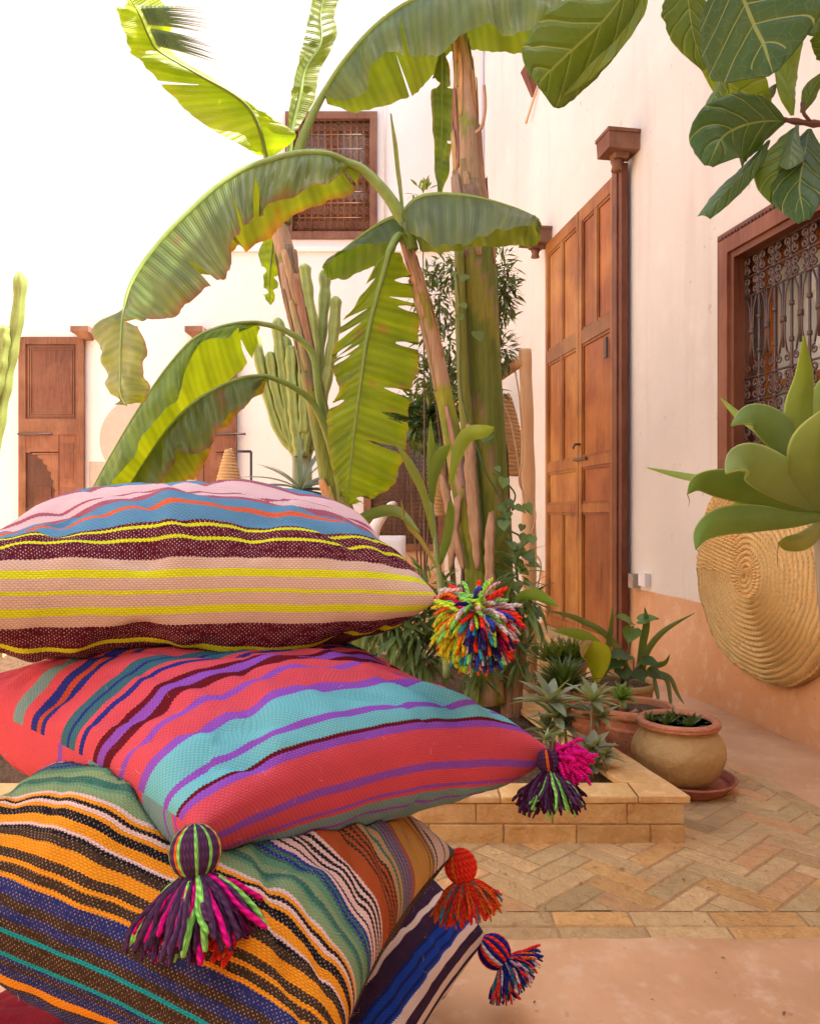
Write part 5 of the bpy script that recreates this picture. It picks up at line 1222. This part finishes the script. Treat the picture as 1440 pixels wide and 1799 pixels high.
# A: round pot on saucer
ax,ay=.922,2.74
sa=thing('pot_saucer','wide red clay saucer under the round tan pot','saucer',(.953,2.745,GZ))
mb=MB(); mb.lathe(smoothprof([(.001,.0),(.115,0),(.135,.012),(.158,.034),(.165,.040),(.163,.045),(.155,.044),(.142,.030),(.12,.014),(.001,.013)],34),60,(.953,2.745,GZ)); mb.build('dish',M['saucer'],sa)
pot('round bellied tan clay pot with a red rim standing on the saucer',(ax,ay,GZ+.0145),.156,.222,'round',M['tanclay'],rimmat=M['terracotta'])
def plant(label,c,cat='succulent',name='potted_succulent',group=None): return thing(name,label,cat,c,group)
def agcl(label,cs,L,W,col,n,name='potted_succulent',bend=.12,emin=.1,emax=1.35,cat='succulent'):
    th=plant(label,tuple(cs[0]),cat,name)
    for i,c in enumerate(cs):
        mb=MB(); rosette(mb,c,n,L,W,col,i*7+len(label),emin,emax,bend); mb.build('rosette',M['leaf'],th)
    return th
z=GZ+.0145+.222*.88
agcl('small spiky dark green aloes growing in the round tan pot',[V((ax-.045,ay-.01,z)),V((ax+.02,ay-.04,z)),V((ax+.055,ay+.01,z)),V((ax-.09,ay+.02,z)),V((ax+.0,ay+.05,z))],.072,.014,(.07,.115,.025),16)
# B
bx_,by_=.872,3.09
pot('large terracotta pot with ribbed side just behind the round tan pot',(bx_,by_,.001+GZ),.150,.205,'rib',M['terracotta'])
zb=GZ+.205*.87
th=plant('bright green thick leaved rosette on a brown stalk in the large terracotta pot',(bx_-.05,by_,zb))
mb=MB(); mb.tube([(bx_-.05,by_,zb-.01),(bx_-.055,by_-.01,zb+.05)],[.014,.010],8,(.35,.18,.08)); mb.tube([(bx_-.04,by_-.03,zb-.01),(bx_-.01,by_-.06,zb+.02)],.007,6,(.4,.25,.13)); mb.build('stem',M['stem'],th)
mb=MB(); rosette(mb,(bx_-.055,by_-.01,zb+.05),34,.085,.022,(.17,.28,.05),5,-.2,1.45,.05,.4); mb.build('rosette',M['leaf'],th)
# C, D, E, F
cx_,cy_=1.000,3.78
pot('wide tan bowl pot full of mixed leaves behind the large terracotta pot',(cx_,cy_,GZ),.166,.155,'bowl',M['tanclay'])
dx_,dy_=.690,3.58
pot('low reddish terracotta pot holding the dark spiky succulent',(dx_,dy_,GZ),.126,.175,'bowl',M['terracotta'])
ex_,ey_=.800,4.15
pot('farthest tan pot with the bushy grassy plant beside the bamboo pole',(ex_,ey_,GZ),.13,.19,'bowl',M['tanclay'])
pot('small square shouldered terracotta pot standing on the planter rim',(.612,2.74,PH+.002),.072,.145,'rib',M['terracotta'])
agcl('dark green white edged spiky rosette in the low reddish pot',[V((dx_,dy_,GZ+.17)),V((dx_-.01,dy_-.05,GZ+.16))],.20,.019,(.10,.15,.04),60)
agcl('bushy grassy green succulent clump in the farthest tan pot',[V((ex_+u*.07,ey_+v*.06,GZ+.18)) for u,v in ((0,0),(-1.2,0),(1.2,.2),(.4,-1),(-.6,-1),(.6,1))],.18,.016,(.12,.17,.03),30)
th=plant('mixed aloe and heart leaved plants spilling from the wide tan bowl pot',(cx_,cy_,GZ+.14),'plant','potted_plant')
zc=GZ+.14; YC_=3.75
def pl2(pts,hw,col,roll=.3,Y=3.75,dY=-.08): pleaf(th,L_(pts,Y,Y+dY),hw,col,roll,'leaf','leaf',18,4,.4)
pl2([(1128,1195),(1135,1150),(1165,1110),(1220,1077)],[5,6,5,.4],(.12,.17,.035)); pl2([(1122,1180),(1130,1130),(1136,1095),(1132,1066)],[5,7,6,.4],(.10,.16,.04))
pl2([(1110,1190),(1070,1120),(1010,1085),(960,1073)],[5,6,5,.4],(.13,.17,.04)); pl2([(1062,1190),(1068,1140),(1074,1100),(1076,1062)],[4,5,4,.4],(.12,.17,.035))
pl2([(1100,1190),(1040,1125),(1000,1110),(968,1108)],[5,10,8,.4],(.20,.28,.03)); pl2([(1130,1190),(1150,1172),(1168,1165),(1176,1150)],[4,6,4,.4],(.12,.17,.035))
pl2([(1150,1185),(1170,1195),(1177,1230),(1178,1250)],[3,4,3,.4],(.13,.15,.03),.3,3.7); pl2([(1150,1180),(1175,1190),(1190,1220),(1202,1238)],[3,4,3,.4],(.13,.15,.03),.3,3.7); pl2([(1148,1190),(1152,1210),(1155,1225),(1156,1240)],[3,4,3,1],(.13,.15,.03),.3,3.68)
pl2([(1048,1200),(1052,1170),(1050,1150),(1040,1128)],[4,20,24,3],(.38,.42,.02),.2,3.6); pl2([(1040,1165),(1030,1150),(1030,1135),(1040,1128)],[2,9,9,3],(.55,.38,.20),.2,3.59)
mb=MB(); r2=random.Random(6)
for (a,b,L,d) in ((1112,1105,.085,(-.4,-.5,-.6)),(1108,1092,.09,(-.7,-.3,.3)),(1122,1090,.09,(.8,-.4,.2)),(1100,1150,.10,(-.8,-.5,.0)),(1128,1160,.085,(.7,-.6,-.1)),(1085,1160,.09,(-.6,-.6,-.3)),(1115,1180,.08,(.3,-.8,-.4)),(1070,1180,.09,(-.6,-.5,.3)),(1092,1175,.08,(0,-.8,-.5)),(1140,1180,.08,(.7,-.5,-.3)),(1075,1150,.08,(-.9,-.3,.4)),(1100,1190,.08,(-.3,-.9,.1))):
    heart(mb,P(a,b,3.7),d,(0,-.5,1),L,(.08,.135,.035) if b>1120 else (.13,.22,.03))
mb.build('heart_leaves',M['leaf'],th); mb=MB(); 
for a,b in ((1112,1100),(1100,1150),(1128,1160),(1085,1160)): mb.tube([(cx_,cy_-.02,zc-.01),P(a,b,3.72)],.005,6,(.2,.14,.08))
mb.build('stem',M['stem'],th)
# bed succulents, dusty
def dusty(label,spots,L,W,col,n,emax=1.2,Y=2.75):
    th=plant(label,tuple(P(spots[0][0],spots[0][1],Y)),'succulent','dusty_succulent','dusty succulents in the planter bed')
    for i,(a,b,l) in enumerate(spots):
        c=P(a,b,Y+U(-.05,.05)); mb=MB(); rosette(mb,c,n,L*l,W*l,col,i+len(label),-.1,emax,.15,.35)
        mb.tube([c,(c.x+U(-.02,.02),c.y,.12)],.005,6,(.3,.2,.12)); mb.build('rosette',M['leaf'],th)
dusty('tall dusty grey green succulent left of the small terracotta pot',[(966,1235,1.2),(975,1262,1.0),(992,1275,.9),(960,1285,.8)],.125,.034,(.26,.29,.19),15)
dusty('dusty pointed succulent growing in and over the small terracotta pot',[(1040,1232,1.1),(1030,1262,1.0),(1052,1262,.9)],.105,.026,(.24,.28,.15),15,Y=2.68)
dusty('small green sprouting succulent near the magenta tassel',[(958,1300,.9),(982,1295,.8)],.07,.012,(.24,.30,.12),14,Y=2.6)
dusty('broad leaved dusty succulent at the front corner of the bed',[(1040,1318,1.1),(1022,1335,1.0),(1058,1330,.9),(1040,1350,.8)],.085,.034,(.24,.25,.15),12,Y=2.55)
# ================ straw disc on the wall
yc=3.47; zc=.95-103/1400*3.47
sd=thing('straw_disc','huge round coiled straw basket hanging on the right wall below the grille window','basket',tuple(WP(yc,zc,.1)))
A_=wd; Bv=V((0,0,1)); cN=WP(yc,zc,.09)
mb=MB(); R0=.50; NT=21; rows=[];cols=[]
NA=260; NR=240
for i in range(NR+1):
    r=i/NR; row=[];cc=[]
    for k in range(NA+1):
        a=2*pi*k/NA; ph=r*NT-(a/(2*pi)); fr_=ph-math.floor(ph); tw=math.floor(ph)*37+a*max(4,ph)*4.2
        egg=1+.05*sin(a)+.02*noise.noise(V((cos(a)*2,sin(a)*2,0)))
        rr_=R0*r*egg*(1 if r<.93 else 1); dome=.055*(1-r**2.2)+ (.0 if r<1 else -.0)
        ridge=.014*abs(sin(pi*fr_))**.7*(1 if r>.03 else .3); brd=.008*sin(tw*2.0+7*abs(fr_-.5))*abs(sin(pi*fr_))
        wob=.012*noise.noise(V((r*4*cos(a),r*4*sin(a),2)))
        p=cN+A_*(rr_*cos(a))+Bv*(rr_*sin(a))+wn*(dome*.9+ridge+brd+wob-.05*max(0,(r-.9)/.1)**2)
        row.append(p); s_=-.6+1.7*abs(sin(pi*fr_))**.6; v=1+.15*noise.noise(V((r*60,a*3,1)))+.30*sin(tw*2+7*abs(fr_-.5))
        cc.append(tuple(c*v*(.75+.25*s_) for c in (.74,.49,.19)))  # shade between the coils put into the vertex colour
    rows.append(row);cols.append(cc)
mb.grid(rows,cols); 
# side and back
back=[rows[-1],[p-wn*.05 for p in rows[-1]],[cN-wn*.07+(p-cN)*.5 for p in rows[-1]],[cN-wn*.08+(p-cN)*.01 for p in rows[-1]]]
mb.grid(back,None,None,None,(.42,.26,.11)); mb.build('coiled_body',M['straw'],sd)
def rope(mb,pts,r,col,n=70,tw=9):
    q=catmull([tuple(p) for p in pts],n)
    for s in range(3):
        out=[]
        for i in range(n+1):
            T=(V(q[min(i+1,n)])-V(q[max(i-1,0)])).normalized(); A=T.cross(V((.2,1,.1))).normalized(); B=T.cross(A); a=2*pi*(i/n*tw+s/3); out.append(V(q[i])+(A*cos(a)+B*sin(a))*r*.55)
        mb.tube(out,r*.62,7,col)
mb=MB(); Yh=3.30
rope(mb,[P(1366,838,Yh),P(1364,790,Yh),P(1374,752,Yh),P(1392,740,Yh-.02),P(1408,760,Yh-.03),P(1400,800,Yh-.03),P(1410,850,Yh)],.017,(.55,.32,.13))
rope(mb,[P(1388,838,Yh-.05),P(1386,800,Yh-.05),P(1400,765,Yh-.06),P(1420,770,Yh-.08),P(1424,850,Yh-.08)],.015,(.50,.29,.12)); mb.build('rope_handle',M['straw'],sd)
# ================ wooden pole frame with wicker shades
Yp=4.25
pf_=thing('pole_frame','pale wooden pole frame with a crossbar right of the thick banana trunk','pole',(P(928,1180,Yp).x,Yp,0))
mb=MB(); mb.tube(catmull([tuple(P(922,614,Yp)),tuple(P(926,760,Yp)),tuple(P(929,950,Yp)),tuple(P(930,1218,Yp))],30),[.033+.008*i/30+.002*sin(i) for i in range(31)],12); mb.build('pole',M['pole'],pf_)
mb=MB(); mb.tube([P(914,634,Yp-.02),P(866,668,Yp+.25),P(800,712,Yp+.6)],.030,10); mb.build('crossbar',M['pole'],pf_)
mb=MB(); q=catmull([tuple(P(a,b,Yp-.06)) for a,b in ((905,655),(912,700),(918,800),(912,850),(940,900),(930,960),(950,1000),(920,1130),(935,1200))],50); mb.tube(q,.005,6,(.55,.36,.2))
q=catmull([tuple(P(a,b,Yp-.05)) for a,b in ((868,690),(890,720),(905,780),(915,850),(925,900))],20); mb.tube(q,.004,6,(.5,.33,.2)); mb.build('string',M['stem'],pf_)
def wicker(label,cx,py0,py1,Y,rt,rb_,shape,name='wicker_lampshade'):
    x=P(cx,py1,Y); h=(py1-py0)/F*Y; th=thing(name,label,'lampshade',tuple(x)); mb=MB(); mb2=MB(); n=int(h/.028)+4; pts=[]
    for i in range(n*26+1):
        t=i/(n*26); a=i/26*2*pi; r=(rt+(rb_-rt)*shape(t))*Y/F; wv=1+.015*sin(i*2.1); pts.append(x+V((r*wv*cos(a),r*wv*sin(a),h*(1-t))))
    mb.tube(pts,.0165,6,(.52,.31,.13)); mb.build('woven_coils',M['straw'],th)
    for k in range(14):
        a=2*pi*k/14; mb2.tube([x+V(((rt+(rb_-rt)*shape(t/8))*Y/F*cos(a)*.985,(rt+(rb_-rt)*shape(t/8))*Y/F*sin(a)*.985,h*(1-t/8))) for t in range(9)],.012,5,(.42,.24,.1))
    mb2.build('ribs',M['straw'],th)
wicker('tall wicker shade hanging from the crossbar behind the thick trunk',884,695,835,Yp+.35,8,42,lambda t:t**.8)
wicker('wicker loop shade peeking out left of the thick trunk',772,800,905,4.6,10,17,lambda t:sin(pi*min(1,t+.1))*.9)
wicker('small straw cone lampshade on a dark stand left of the leftmost stem',402,790,905,6.0,3,32,lambda t:t**.85)
ls=thing('lamp_stand','thin dark metal frame beside the straw cone lampshade','stand',(P(430,1000,6.1).x,6.1,0))
mb=MB(); a=P(415,793,6.1); b=P(441,793,6.1); mb.tube([a,b],.010,4,(.05,.04,.04)); mb.tube([b,(b.x,6.1,0)],.010,4,(.05,.04,.04)); mb.build('metal_bar',M['plain'],ls)
mb=MB(); c=P(402,905,6.0); mb.tube([(c.x,6.0,0),(c.x,6.0,c.z)],.02,8,(.08,.05,.04)); mb.build('post',M['plain'],ls)
# white chair
ch=thing('white_chair','white moulded plastic chair half hidden behind the top cushion','chair',(P(660,1100,6.2).x,6.2,0))
x0=P(662,960,6.2)
mb=MB(); rows=[]
for i in range(15):
    t=i/14; c=V(catmull([tuple(P(690,884,6.2)),tuple(P(672,905,6.2)),tuple(P(655,935,6.2)),tuple(P(650,975,6.2))],14)[i]); w_=.03+.03*t; rows.append([c+V((-w_,0,0)),c+V((-w_*.4,-.02,.012)),c+V((w_*.6,-.02,.012)),c+V((w_,.0,0))])
mb.grid(rows,None,None,None,(.80,.74,.68)); mb.build('armrest',M['plain'],ch,sol=.015)
mb=MB(); mb.box((x0.x-.25,6.1,.38),(x0.x+.22,6.55,.42),None,(.8,.74,.68),.01); mb.build('seat',M['plain'],ch,smooth=False)
mb=MB(); rows=[[V((x0.x-.25+.47*j/8,6.55+.08*(i/6)-.05*cos((j-4)/4),.40+.38*i/6)) for j in range(9)] for i in range(7)]; mb.grid(rows,None,None,None,(.8,.74,.68)); mb.build('backrest',M['plain'],ch,sol=.015)
for sx in (-.22,.19):
    for sy in (6.13,6.5): mb=MB(); mb.tube([(x0.x+sx,sy,.40),(x0.x+sx*1.15,sy,0)],[.02,.015],8,(.8,.74,.68)); mb.build('leg',M['plain'],ch)
# bench / sunlit low seat left of bed? plain tiles on the left floor

# fallen bits on the paving
mb=MB(); r2=random.Random(44)
for k in range(150):
    if k<100: x=r2.uniform(-.1,1.15); y=r2.uniform(1.95,2.27) if r2.random()<.5 else r2.uniform(2.3,4.2)
    else: x=r2.uniform(.2,1.3); y=r2.uniform(1.3,2.2)
    if y>2.27 and x<sideX(y)+.02: x=sideX(y)+r2.uniform(.02,.12)
    L=r2.uniform(.004,.016); mb.leaf((x,y,.0125 if y>1.7 else .0085),(r2.uniform(-1,1),r2.uniform(-1,1),.05),(0,0,1),L,L*.5,tuple(c*r2.uniform(.5,1.2) for c in (.26,.15,.07)),.2,.4,2)
o=mb.build('leaf_litter',M['leaf'],None,(.6,2.3,0)); o['kind']='stuff'; o['label']='tiny dry leaf bits and soil crumbs scattered on the paving'
